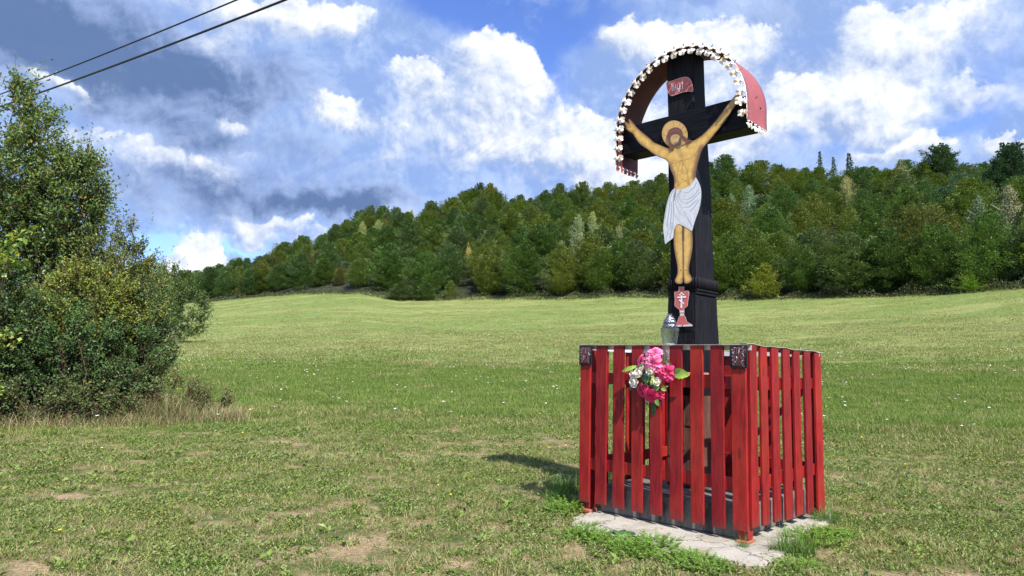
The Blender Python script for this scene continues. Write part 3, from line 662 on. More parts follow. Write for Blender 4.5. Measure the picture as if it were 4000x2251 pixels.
# halo behind the head
hal = [(2400 + (760 + 162 * math.cos(t) + 10 * math.sin(t)) * .31037, 450 + (243 + 176 * math.sin(t)) * .31037) for t in np.linspace(0, 2 * PI, 40)[:-1]]
def halo_c(P, R):
    d = poly_d(P, R); C = np.array((.56, .34, .10))[None] * np.ones((len(P), 1)); C = C + np.array((.08, .06, .04)) * sstep(d, 0, 12)[:, None]
    put(C, P, R, 1.3, (.30, .17, .06), .7, True)
    for L in ([(738, 85), (750, 152)], [(838, 92), (800, 155)], [(608, 246), (660, 268)], [(610, 365), (668, 318)], [(915, 188), (868, 225)], [(918, 200), (872, 240)]): put(C, P, Z2(L), 1.3, (.14, .08, .05), .85)
    for L in ([(660, 172), (652, 190), (668, 206), (690, 196), (692, 180), (680, 176), (678, 192)], [(832, 140), (868, 190)], [(838, 175), (872, 152)], [(858, 132), (880, 160)], [(640, 350), (660, 395)], [(652, 345), (672, 388)], [(645, 375), (662, 368)]): put(C, P, Z2(L), 1.1, (.16, .08, .05), .8)
    return np.clip(C, 0, 1)
sheet('halo', hal, 2.2, halo_c, .5085, fig, it=0)
# head
face = Z2([(692, 300), (700, 268), (728, 245), (780, 232), (822, 246), (850, 290), (872, 330), (905, 330), (890, 360), (862, 372), (842, 380), (828, 400), (800, 408), (772, 396), (745, 372), (712, 350)])
def face_c(P, R):
    C = np.array((.52, .31, .11))[None] * np.ones((len(P), 1))
    fillc(C, P, Z2([(705, 300), (745, 262), (800, 262), (812, 320), (780, 345), (735, 345)]), (.66, .45, .22), 4, .6)
    put(C, P, Z2([(728, 302), (742, 338), (752, 340)]), 1.3, (.22, .11, .07), .9); put(C, P, Z2([(722, 300), (735, 330)]), 1.5, (.75, .56, .32), .7)
    put(C, P, Z2([(735, 290), (752, 272), (792, 268)]), 1.3, DK, .9); put(C, P, Z2([(702, 318), (718, 306)]), 1.2, DK, .9)
    put(C, P, Z2([(750, 294), (765, 300), (782, 288)]), 1.2, DK, .9); put(C, P, Z2([(706, 336), (722, 326)]), 1.1, DK, .85)
    put(C, P, Z2([(752, 268), (785, 280)]), 2, (.33, .19, .11), .4)
    fillc(C, P, Z2([(748, 372), (760, 358), (775, 352), (800, 345), (812, 305), (826, 270), (842, 300), (842, 350), (828, 392), (795, 405), (768, 394)]), (.06, .045, .04), 3, .92)
    put(C, P, Z2([(760, 350), (775, 342), (795, 336)]), 1.6, (.36, .13, .10), .9)
    put(C, P, Z2([(752, 352), (765, 340), (790, 330)]), 1.2, (.08, .05, .04), .7)
    put(C, P, Z2([(850, 330), (835, 385)]), 3, (.20, .11, .07), .6)
    return np.clip(C, 0, 1)
sheet('face', face, 1.1, face_c, .5005, fig)
hair = Z2([(664, 276), (667, 232), (688, 190), (728, 160), (780, 151), (830, 170), (856, 210), (860, 252), (896, 280), (925, 310), (965, 312), (990, 326), (930, 345), (936, 392), (912, 362), (890, 330), (858, 318), (840, 282), (818, 248), (780, 232), (728, 244), (700, 290), (702, 340), (735, 368), (750, 402), (744, 452), (732, 432), (716, 458), (690, 430), (684, 380), (690, 335), (670, 300)])
def hair_c(P, R):
    nz = np.array([mnoise.noise(Vector((p[0] * .5, p[1] * .12, 1))) for p in P]); C = np.array((.17, .065, .045))[None] * (1 + .5 * nz)[:, None]
    put(C, P, R, 1.6, (.07, .03, .025), .7, True); put(C, P, Z2([(700, 210), (760, 180), (820, 200)]), 4, (.25, .10, .07), .5)
    return np.clip(C, 0, 1)
sheet('hair', hair, 1.4, hair_c, .499, fig)
# loincloth
cloth = Z2([(742, 925), (770, 928), (800, 932), (842, 934), (900, 917), (950, 886), (990, 842), (1012, 800), (1022, 778), (1046, 815), (1076, 880), (1094, 952), (1092, 1040), (1082, 1120), (1060, 1205), (1024, 1300), (1002, 1370), (984, 1440)]) + Z3([(551, 150), (522, 122), (478, 100), (440, 78), (412, 68), (386, 86), (366, 122), (358, 172), (357, 216), (332, 238), (292, 264), (270, 290), (262, 252), (258, 205), (249, 150), (247, 105), (253, 50)]) + Z2([(622, 1335), (636, 1235), (650, 1150), (672, 1060), (700, 985)])
def cloth_c(P, R):
    nz = np.array([mnoise.noise(Vector((p[0] * .09, p[1] * .04, 5))) * 1.2 for p in P]); C = np.array((.64, .66, .70))[None] * (1 + .12 * nz)[:, None]
    put(C, P, Z2([(1000, 860), (1040, 980), (1020, 1150)]), 16, (.66, .71, .80), .6); put(C, P, Z2([(690, 1150), (670, 1400)]), 8, (.64, .68, .76), .5)
    G = (.20, .225, .29)
    for L in ([(840, 936), (830, 1000), (890, 1030), (880, 1035)], [(830, 940), (812, 1010), (850, 1060), (920, 1068), (1000, 1020), (1060, 940)], [(812, 1000), (830, 1080), (900, 1120), (980, 1070), (1070, 980)],
              [(800, 1000), (800, 1090), (860, 1170), (940, 1160), (1040, 1070)], [(780, 1010), (770, 1120), (830, 1240), (920, 1300), (975, 1400)], [(960, 1210), (1000, 1170), (1060, 1080)], [(765, 990), (745, 1100), (760, 1250), (830, 1350), (960, 1430)],
              [(880, 1220), (950, 1330), (985, 1400)], [(835, 960), (870, 985), (930, 975), (1000, 920), (1035, 850)], [(735, 960), (700, 1060), (690, 1200), (660, 1400)], [(720, 1100), (718, 1250), (700, 1440)], [(745, 1080), (742, 1300), (735, 1440)],
              [(700, 1000), (660, 1130), (640, 1300)]):
        put(C, P, Z2(L), 3.2, G, .7)
        put(C, P, [(x + 3.2, y + 2.0) for x, y in Z2(L)], 2.4, (.82, .83, .84), .6)
    put(C, P, Z3([(300, 60), (296, 160), (275, 260)]), 2.2, G, .6); put(C, P, Z3([(340, 60), (335, 150), (320, 225)]), 2.4, G, .7)
    put(C, P, Z2([(775, 930), (765, 1000), (750, 1075)]), 3.4, (.13, .08, .08), .85); put(C, P, Z2([(745, 935), (755, 975), (742, 1040)]), 2.0, (.17, .10, .10), .7)
    put(C, P, Z2([(820, 1150), (870, 1260)]), 7, (.62, .52, .44), .3)
    put(C, P, R, 1.5, (.33, .36, .42), .6, True)
    return np.clip(C, 0, 1)
sheet('loincloth', cloth, 2.0, cloth_c, .5025, fig)

RD = np.array((.50, .115, .105)); WHp = (.66, .64, .62)
def plate_c(edge_w=1.5, extra=None):
    def f(P, R):
        nz = np.array([mnoise.noise(Vector((p[0] * .06, p[1] * .06, 7))) for p in P]); C = RD[None] * (1 + .25 * nz)[:, None]
        if extra: extra(C, P)
        put(C, P, R, edge_w, WHp, .9, True); return np.clip(C, 0, 1)
    return f
# title plate with its four letters
tp = Z1([(664, 500), (700, 498), (760, 478), (820, 455), (872, 448), (905, 462), (928, 500), (940, 550), (945, 608), (900, 598), (840, 606), (780, 628), (730, 648), (702, 640), (680, 606), (668, 550)])
title = sheet('title_plate', tp, 2.0, plate_c(1.6), .530, cross)
def strokes(name, segs, w_, off, parent, mat, conv):
    m_ = MB()
    for L in segs:
        L = conv(L)
        for a, b in zip(L[:-1], L[1:]):
            a = np.array(a); b = np.array(b); d = (b - a) / max(np.hypot(*(b - a)), 1e-6); nn = np.array((-d[1], d[0])) * w_; q = [a - d * w_ * .5 + nn, a - d * w_ * .5 - nn, b + d * w_ * .5 - nn, b + d * w_ * .5 + nn]
            V = [(lambda r: (r[0] - KX, off - KY, r[1] - ZB))(FL(*p, off)) for p in q]; V += [(x, y + .0016, z) for x, y, z in V]
            m_.add(V, [(3, 2, 1, 0), (4, 5, 6, 7), (0, 1, 5, 4), (1, 2, 6, 5), (2, 3, 7, 6), (3, 0, 4, 7)])
    return m_.build(name, mat, parent)
m_letter = plain('white_letter_paint', (.82, .80, .79), .5)
strokes('lettering', [[(724, 542), (728, 598)], [(722, 530), (723, 533)], [(741, 533), (746, 592)], [(744, 563), (765, 558)], [(762, 527), (768, 585)], [(778, 521), (782, 578)], [(782, 577), (814, 571)], [(802, 514), (806, 573)], [(812, 570), (792, 602)], [(828, 500), (834, 578)], [(832, 480), (833, 485)]], 1.15, .5275, title, m_letter, Z1)
mb = MB(); mb.lathe([(0, .003), (.005, .002), (.007, 0)], 8); nail_me = mb.mesh('nail', m_blackmetal)
def nail(px, py, off, par):
    q = FL(px, py, off); link('nail', nail_me, par, (q[0] - KX, off - KY, q[1] - ZB), (PI / 2, 0, 0))
nail(*Z1([(908, 525)])[0], .5285, title)
# chalice plate
ch = Z3([(413, 740), (471, 740), (471, 788), (505, 782), (522, 788), (526, 806), (520, 850), (512, 900), (508, 945), (470, 975), (472, 1000), (470, 1040), (488, 1070), (500, 1112), (530, 1130), (562, 1150), (558, 1161), (385, 1168), (378, 1150), (400, 1112), (412, 1070), (428, 1045), (424, 1000), (420, 985), (378, 952), (368, 935), (372, 880), (366, 800), (375, 790), (413, 786)])
def ch_x(C, P):
    for (y0, y1) in ((995, 1016), (1030, 1050)): fillc(C, P, Z3([(424, y0), (472, y0 - 3), (472, y1 - 2), (424, y1)]), WHp, 1.0, .95)
    fillc(C, P, Z3([(380, 1150), (480, 1146), (565, 1140), (565, 1170), (380, 1172)]), WHp, 1.0, .95)
chal = sheet('chalice_plate', ch, 2.0, plate_c(1.3, ch_x), .528, cross, it=0)
strokes('painted_cross', [[(443, 803), (441, 962)]], 2.9, .5262, chal, m_letter, Z3)
strokes('painted_cross', [[(420, 826), (468, 823)]], 2.0, .5248, chal, m_letter, Z3)
strokes('painted_cross', [[(402, 854), (486, 848)]], 2.7, .5248, chal, m_letter, Z3)
strokes('painted_cross', [[(420, 882), (465, 920)]], 2.2, .5248, chal, m_letter, Z3)
nail(*Z3([(445, 822)])[0], .5245, chal); nail(*Z3([(452, 1155)])[0], .5265, chal); nail(*Z3([(436, 733)])[0], .548, cross)
for q in ((896, 1088), (620, 1120)): nail(*Z1([q])[0], .505, fig)

# ---------------------------------------------------------------- black ornamental plaques on the corner slats
def plaque(px0, py0, px1, py1, label):
    x0, zt = FL(px0, py0, -.012); x1, _ = FL(px1, py0, -.012); _, zb = FL(px0, py1, -.012)
    w_, hh = x1 - x0, zt - zb
    root = empty('cross_plaque', loc((x0 + x1) / 2, -.001, zb), RF, label, 'plaque', 'black plaques on the enclosure')
    mb = MB(); mb.box(-w_ / 2, w_ / 2, -.014, 0, 0, hh); link('backplate', bevel_mesh(mb.mesh('backplate', m_blackmetal), .003), root)
    mb = MB(); mb.box(-w_ * .36, w_ * .36, -.0165, -.0142, hh * .10, hh * .93); link('inset_panel', mb.mesh('inset_panel', m_darkred), root)
    mb = MB()
    for a, b in (((-w_ * .40, hh * .08), (w_ * .40, hh * .08)), ((w_ * .40, hh * .08), (w_ * .40, hh * .95)), ((w_ * .40, hh * .95), (-w_ * .40, hh * .95)), ((-w_ * .40, hh * .95), (-w_ * .40, hh * .08))):
        mb.tube([(a[0], -.0155, a[1]), (b[0], -.0155, b[1])], .0028, 5)
    mb.build('border', m_blackmetal, root)
    # raised cross with flared ends
    cz = hh * .56; ar = w_ * .30
    out = [(-.010, hh * .14), (.010, hh * .14), (.0065, cz - .008), (ar, cz - .012), (ar, cz + .012), (.0065, cz + .008), (.010, hh * .90), (-.010, hh * .90), (-.0065, cz + .008), (-ar, cz + .012), (-ar, cz - .012), (-.0065, cz - .008)]
    mb = MB(); s_ = w_ / .12
    out = [(x * (s_ if abs(x) < .02 else 1), z) for x, z in out]
    n = len(out); mb.add([(x, -.021, z) for x, z in out] + [(x, -.016, z) for x, z in out], [tuple(range(n))] + [(i, i + n, (i + 1) % n + n, (i + 1) % n) for i in range(n)]); mb.build('raised_cross', m_darkred, root)
    mb = MB(); mb.tube([(x, -.021, z) for x, z in out + out[:1]], .0014, 5); mb.build('cross_outline', m_silver, root)
    for sx in (-1, 1):                                       # scrolls in the four corners
        for (cx_, cz_, r0, sg) in ((.24, .84, .10, 1), (.24, .70, .08, -1), (.30, .62, .045, 1), (.22, .45, .08, 1), (.26, .34, .085, -1), (.20, .25, .075, 1), (.25, .17, .05, -1), (.34, .50, .04, 1), (.34, .78, .04, -1)):
            pts = []
            for k in range(16):
                t = k / 15; a = sg * t * 4.2 * PI / 2 + 1.0; r = r0 * w_ * (1 - .8 * t)
                pts.append((sx * (cx_ * w_ + r * math.cos(a)), -.0185 - .001 * (k % 2), cz_ * hh + r * math.sin(a)))
            mb = MB(); mb.tube(pts, .0014, 4); mb.build('scroll', m_silver, root)
    for x in (-w_ * .3, w_ * .3): mb = MB(); mb.box(x - .005, x + .005, -.013, -.001, -.008, .001); mb.build('foot_tab', m_blackmetal, root)
    mb = MB(); 
    for k in range(14): mb.lathe([(0, .0), (.002, .001), (.002, .004), (0, .005)], 5, (-w_ / 2 - .002, -.007, hh * (.08 + k * .062)))
    mb.build('hinge_beads', m_blackmetal, root)
z4 = lambda x, y: (2230 + x * .39596, 1320 + y * .39596)
plaque(*z4(84, 78), *z4(208, 266), 'black metal plaque with red cross on the slat at the far left corner')
plaque(*z4(1566, 72), *z4(1738, 298), 'black metal plaque with red cross on the wide slat at the near corner')

# ---------------------------------------------------------------- grave lantern on the shelf
lx, lz = FL(2617, 1412, .25); _, ztop = FL(2617, 1281, .25); rr = (FL(2651, 1290, .25)[0] - FL(2584, 1290, .25)[0]) / 2 * .93
LZ = 1.2575
lant = empty('grave_lantern', loc(lx, .25, LZ), RF, 'clear ribbed glass grave lantern with silver domed lid standing in front of the cross', 'lantern')
m_glass, h = new_mat('ribbed_glass'); O = h.obj(); n = h.noise(h.vm('MULTIPLY', O, (1, 1, .28)), 75, 3, .6, 1.5)
h.b.inputs['Transmission Weight'].default_value = 1.0; h.b.inputs['IOR'].default_value = 1.45; h.setc(h.mix(h.ss(n, .35, .7), (.86, .93, .90), (1, 1, 1))); h.rough(.02); h.bump(n, .6, .006)
m_lid, h = new_mat('embossed_silver_lid'); O = h.obj(); v = h.n('ShaderNodeTexVoronoi', {'Vector': O, 'Scale': 110.0}).outputs['Distance']
h.setc(h.mix(h.ss(v, .25, .6), (.62, .62, .66), (.06, .06, .07))); h.b.inputs['Metallic'].default_value = .85; h.rough(.28); h.bump(v, .9, .004)
gh = ztop - LZ
mb = MB(); pr = [(.80, .12), (.80, .20), (.84, .34), (.80, .50), (.80, .62), (.88, .78), (.98, .90), (1.02, .96), (1.0, 1.0), (.88, 1.005)]
mb.lathe([(r * rr, z * gh) for r, z in pr] + [((r - .09) * rr, z * gh) for r, z in pr[::-1]], 28); mb.build('glass_body', m_glass, lant)
mb = MB(); mb.lathe([(0, 0), (.8 * rr, 0), (.86 * rr, .03 * gh), (.80 * rr, .119 * gh), (0, .119 * gh)], 24); mb.build('base_ring', m_blackmetal, lant)
mb = MB(); mb.lathe([(0, .13 * gh), (.5 * rr, .13 * gh), (.5 * rr, .62 * gh), (.44 * rr, .64 * gh), (0, .64 * gh)], 18); mb.build('candle', plain('pale_candle', (.75, .72, .68), .5), lant)
lid_h = FL(2617, 1225, .25)[1] - ztop
mb = MB(); mb.lathe([(.80 * rr, 1.006 * gh), (.80 * rr, gh + .10 * lid_h), (.72 * rr, gh + .18 * lid_h), (.70 * rr, gh + .26 * lid_h), (.74 * rr, gh + .28 * lid_h), (.68 * rr, gh + .44 * lid_h), (.55 * rr, gh + .62 * lid_h), (.36 * rr, gh + .78 * lid_h), (.26 * rr, gh + .83 * lid_h), (.24 * rr, gh + .98 * lid_h), (.30 * rr, gh + lid_h), (0, gh + lid_h)], 28); mb.build('lid', m_lid, lant)
mb = MB(); mb.lathe([(.79 * rr, gh + .02 * lid_h), (.85 * rr, gh + .05 * lid_h), (.85 * rr, gh + .09 * lid_h), (.79 * rr, gh + .12 * lid_h)], 28); mb.build('lid_rim', m_lid, lant)

# ---------------------------------------------------------------- bouquet of artificial flowers tied to the slats
bx, bz = FL(2400 + 600 * .2207, 1330 + 650 * .2207, -.05)
bq = empty('flower_bouquet', loc(bx, -.004, bz), RF, 'bouquet of pink and white artificial flowers with green leaves hung on the red slats', 'bouquet')
def petal_mat(name, c0, c1):
    m, h = new_mat(name); g = h.n('ShaderNodeTexCoord').outputs['Object']; r = h.vm('LENGTH', g, out=1)
    h.setc(h.mix(h.ss(r, .01, .07), c0, c1)); h.rough(.65); h.b.inputs['Subsurface Weight'].default_value = 0; return m
mp = [petal_mat('pink_petal', (.72, .07, .22), (.88, .24, .44)), petal_mat('hot_pink_petal', (.50, .01, .07), (.78, .045, .20)), petal_mat('white_petal', (.74, .66, .48), (.80, .77, .70)), petal_mat('dark_red_petal', (.16, .01, .03), (.32, .01, .06))]
m_lime = plain('lime_leaf', (.30, .46, .07), .55, 0, .25, 60); m_dkleaf = plain('dark_green_leaf', (.035, .12, .045), .5, 0, .4, 60); m_midleaf = plain('green_leaf', (.14, .30, .06), .5, 0, .4, 60); m_stam = plain('yellow_stamen', (.80, .45, .30), .6); m_blue = plain('blue_ribbon', (.02, .02, .22), .5)
def petal(mb, L, w_, curl, M, notch=True):
    prof = [(0, .15), (.3, .62), (.6, .98), (.85, .95), (1.0, .5)]; vs = []
    for t, ww in prof:
        z = curl * t * t * L
        for s in (-1, -.5, 0, .5, 1):
            tt = t - (.06 if notch and t == 1.0 and s == 0 else 0) + (.02 * (abs(s) == .5) if t == 1.0 else 0)
            vs.append(M @ Vector((s * w_ / 2 * ww, tt * L, z + .22 * w_ * s * s * ww)))
    fs = [(i * 5 + j, i * 5 + j + 1, (i + 1) * 5 + j + 1, (i + 1) * 5 + j) for i in range(4) for j in range(4)]; mb.add(vs, fs, sm=True)
def orient(nrm, spin=0.0):
    z = Vector(nrm).normalized(); x = Vector((0, 0, 1)).cross(z).normalized(); y = z.cross(x); return (Matrix((x, y, z)).transposed().to_4x4() @ Matrix.Rotation(spin, 4, 'Z'))
def dahlia(px, py, rpx, kind, dep, nrm):
    q = FL(2400 + px * .2207, 1330 + py * .2207, dep); R = rpx * .2207 / FPX * 5.75
    M0 = orient(nrm, rnd.random()); mb = MB()
    for ring_, (n, L, up) in enumerate(((9, 1.0, .18), (8, .80, .50), (7, .58, .95), (5, .36, 1.6))):
        for k in range(n):
            a = 2 * PI * k / n + ring_ * .35 + rnd.uniform(-.1, .1); M = Matrix.Rotation(a, 4, 'Z') @ Matrix.Translation((0, R * .04, .004 * ring_)) @ Matrix.Rotation(up * .6 + rnd.uniform(-.12, .12), 4, 'X')
            petal(mb, R * L * rnd.uniform(.92, 1.08), R * .58 * (L * .5 + .5), -.25 + rnd.uniform(-.1, .15), M)
    o = mb.build('pink_flower', mp[kind], bq); o.matrix_local = Matrix.Translation((q[0] - bx, dep + .004, q[1] - bz)) @ M0
    mb = MB()
    for k in range(12):
        a = rnd.uniform(0, 6.28); r = rnd.uniform(.05, .22) * R; mb.tube([(0, 0, .004), (r * math.cos(a), r * math.sin(a), R * .32)], [.0009, .0014], 4)
    mb.build('stamens', m_stam, o)
def rose(px, py, rpx, dep, nrm, kind=2):
    q = FL(2400 + px * .2207, 1330 + py * .2207, dep); R = rpx * .2207 / FPX * 5.75; M0 = orient(nrm, rnd.random()); mb = MB()
    for (n, L, up, rad) in ((5, 1.0, .62, .10), (5, .85, 1.0, .18), (4, .70, 1.3, .16), (3, .52, 1.45, .08)):
        off_ = rnd.random() * 2
        for k in range(n):
            a = 2 * PI * k / n + off_; M = Matrix.Rotation(a, 4, 'Z') @ Matrix.Translation((0, R * rad, 0)) @ Matrix.Rotation(up, 4, 'X'); petal(mb, R * L, R * 1.05 * (L * .5 + .4), .35 if up > .9 else .1, M, False)
    mb.lathe([(0, R * .80), (R * .22, R * .78), (R * .42, R * .66), (R * .56, R * .40), (R * .4, 0)], 12)
    o = mb.build('white_rose' if kind == 2 else 'red_bud', mp[kind], bq); o.matrix_local = Matrix.Translation((q[0] - bx, dep + .004, q[1] - bz)) @ M0
def leaf(px0, py0, px1, py1, wd, mat, dep=-.045, serr=0):
    a = FL(2400 + px0 * .2207, 1330 + py0 * .2207, dep); b = FL(2400 + px1 * .2207, 1330 + py1 * .2207, dep - .02)
    A = Vector((a[0] - bx, dep + .004, a[1] - bz)); B = Vector((b[0] - bx, dep - .016, b[1] - bz)); t = B - A; L = t.length; t.normalize(); s = t.cross(Vector((0, 1, 0))).normalized(); vs = []; n = 10
    for i in range(n + 1):
        u = i / n; ww = wd * L * math.sin(PI * min(1, u * .92 + .06)) ** .8 * (1 + serr * (.10 if i % 2 else -.05)); c_ = A + t * (L * u) + Vector((0, -.25 * L * math.sin(PI * u) * .4, 0))
        vs += [c_ + s * ww * .5 + Vector((0, -.12 * ww, 0)), c_, c_ - s * ww * .5 + Vector((0, -.12 * ww, 0))]
    fs = [(i * 3 + j, i * 3 + j + 1, (i + 1) * 3 + j + 1, (i + 1) * 3 + j) for i in range(n) for j in (0, 1)]
    mb = MB(); mb.add(vs, fs, sm=True); mb.build('leaf', mat, bq)
dahlia(705, 238, 150, 0, -.045, (.05, -.8, .65)); dahlia(478, 365, 120, 0, -.045, (-.5, -.8, .15)); dahlia(690, 402, 165, 0, -.085, (0, -1, .12)); dahlia(925, 575, 155, 1, -.075, (.30, -1, .05))
dahlia(500, 900, 125, 1, -.06, (-.25, -1, -.4)); dahlia(650, 985, 150, 1, -.07, (.0, -1, -.55)); dahlia(800, 965, 85, 1, -.05, (.6, -1, -.1)); dahlia(540, 850, 75, 1, -.075, (0, -1, .2))
for a in ((352, 600, 85, -.05, (-.3, -1, .1)), (462, 590, 112, -.07, (-.1, -1, .2)), (392, 735, 118, -.07, (-.2, -1, -.1)), (672, 552, 100, -.09, (0, -1, -.2)), (782, 735, 92, -.07, (.1, -1, .1)), (520, 500, 70, -.06, (-.2, -1, .4))): rose(*a)
rose(243, 738, 50, -.03, (-.6, -1, 0), 3)
leaf(420, 450, 128, 552, .22, m_lime, -.05); leaf(1030, 560, 1330, 612, .5, m_lime, -.04, 1); leaf(880, 470, 935, 375, .7, m_midleaf, -.05, .5); leaf(985, 480, 1005, 392, .35, m_midleaf); leaf(300, 770, 290, 890, .45, m_dkleaf); leaf(690, 860, 800, 830, .7, m_midleaf, -.07, .3); leaf(750, 930, 760, 810, .5, m_dkleaf)
leaf(830, 800, 918, 890, .6, m_lime, -.06, .4); leaf(740, 1020, 795, 1165, .5, m_midleaf, -.06, .5); leaf(560, 1090, 600, 1140, .5, m_dkleaf); leaf(560, 560, 570, 790, .25, m_dkleaf, -.09); leaf(620, 640, 560, 780, .4, m_midleaf, -.09, .4); leaf(700, 640, 660, 790, .5, m_lime, -.08, .5); leaf(520, 400, 440, 480, .35, m_dkleaf, -.09); leaf(960, 800, 900, 830, .4, m_dkleaf)
leaf(560, 610, 590, 570, .5, m_dkleaf, -.10); leaf(620, 600, 650, 650, .4, m_dkleaf, -.10); leaf(350, 830, 470, 830, .4, m_dkleaf, -.05); leaf(600, 700, 700, 720, .5, m_dkleaf, -.06); leaf(480, 780, 500, 760, .8, m_lime, -.09); leaf(640, 700, 730, 830, .6, m_dkleaf, -.04); leaf(600, 560, 500, 740, .6, m_dkleaf, -.045)
mb = MB()
for k in range(7):
    a = FL(2400 + (640 + k * 16) * .2207, 1330 + 850 * .2207, -.035); b = FL(2400 + (672 + k * 9) * .2207, 1330 + (1340 - 14 * (k * 3 % 5)) * .2207, -.03); A = Vector((a[0] - bx, -.03, a[1] - bz)); B = Vector((b[0] - bx, -.03 - .004 * (k % 3), b[1] - bz))
    mb = MB(); mb.tube([A, (A + B) / 2 + Vector((.002, .003, 0)), B], [.0028, .0028, .0034], 5); mb.build('stem', m_dkleaf, bq)
mb = MB()
for k in range(14):
    a = FL(2400 + rnd.uniform(805, 862) * .2207, 1330 + rnd.uniform(1015, 1100) * .2207, -.04); mb.tube([(a[0] - bx, -.035, a[1] - bz), (a[0] - bx + rnd.uniform(-.008, .01), -.045, a[1] - bz + rnd.uniform(-.01, .01))], .0012, 4)
mb.build('blue_flower', m_blue, bq)

# ---------------------------------------------------------------- overhead cables
m_cable = plain('black_cable', (.008, .008, .012), .5)
def cable(p0, d0, p1, d1, rad, label):
    r0 = ray(*p0).normalized(); r1 = ray(*p1).normalized(); A = EYE + r0 * d0; B = EYE + r1 * d1; t = B - A; pts = []
    for i in range(61):
        u = -.6 + 2.9 * i / 60; pts.append(A + t * u + Vector((0, 0, -.03 * t.length * .1 * (1 - (2 * u - 1) ** 2) * 1.0)))
    mb = MB(); mb.tube(pts, rad, 7); o = mb.build('overhead_cable', m_cable); tag(o, label, 'cable', 'overhead cables')
cable((38, 355), 26, (925, 0), 17, .018, 'thin black overhead cable, upper of the two crossing the sky above the bushes')
cable((130, 372), 24, (1114, 0), 15, .024, 'thicker twisted black overhead cable, lower of the two crossing the sky')
# ---------------------------------------------------------------- foliage
def leaf_mat(name, trans=.25, rough=.5, yellow=(.30, .24, .03), ymix=0.10, objcol=True, c0=None, spread=.45):
    m, h = new_mat(name); oi = h.n('ShaderNodeObjectInfo'); t = h.n('ShaderNodeAttribute', attribute_name='tone').outputs['Fac']
    base = oi.outputs['Color'] if objcol else None
    k = h.ss(t, 0, 1, 1 - spread, 1 + spread, 'LINEAR')
    kk = h.n('ShaderNodeCombineColor', {0: k, 1: k, 2: k}).outputs[0]
    if base is None:
        rgb = h.n('ShaderNodeRGB').outputs[0]; rgb.default_value = (*c0, 1); base = rgb
    c = h.mix(1.0, base, kk, 'MULTIPLY')
    g = h.noise(h.pos(), .45, 3, .6); c = h.mix(h.m('MULTIPLY', h.ss(g, .5, .7), .35), c, h.mix(1.0, c, (1.5, 1.15, .7), 'MULTIPLY'))
    c = h.mix(h.m('MULTIPLY', h.ss(t, 1 - ymix, 1 - ymix + .02), .8), c, yellow)
    h.setc(c); h.rough(rough); h.b.inputs['Specular IOR Level'].default_value = .35
    tr = h.n('ShaderNodeBsdfTranslucent', {'Color': h.mix(1.0, c, (1.3, 1.3, .6), 'MULTIPLY')}); mx = h.n('ShaderNodeMixShader', {0: trans})
    h.nt.links.new(h.b.outputs[0], mx.inputs[1]); h.nt.links.new(tr.outputs[0], mx.inputs[2]); h.nt.links.new(mx.outputs[0], h.out.inputs[0]); return m
m_leaf = leaf_mat('tree_foliage', .22, .55, ymix=.02)
m_bark = plain('grey_bark', (.10, .09, .075), .9, 0, .4, 12, .5, .1); m_twig = plain('brown_twig', (.09, .065, .045), .9, 0, .3, 20, 0, .1); m_birch = plain('pale_birch_bark', (.48, .46, .42), .8, 0, .3, 9, 0, .1)

def leaf_quads(P, T, N, L, Wd, rs_, fold=0.0):
    """pointed leaves: P base, T direction, N rough normal (n,3); one rhombic quad each"""
    T = T / (np.linalg.norm(T, axis=1, keepdims=True) + 1e-9); B = np.cross(T, N); B /= (np.linalg.norm(B, axis=1, keepdims=True) + 1e-9)
    N2 = np.cross(B, T); L = np.asarray(L)[:, None]; Wd = np.asarray(Wd)[:, None]
    a = P; b = P + T * L * .48 + B * Wd * .5 + N2 * L * fold; c = P + T * L - N2 * L * fold * .6; d = P + T * L * .48 - B * Wd * .5 + N2 * L * fold
    V = np.stack([a, b, c, d], 1).reshape(-1, 3); F = np.arange(len(P) * 4).reshape(-1, 4); return V, F
def rdir(n, rs_): v = rs_.normal(size=(n, 3)); return v / np.linalg.norm(v, axis=1, keepdims=True)

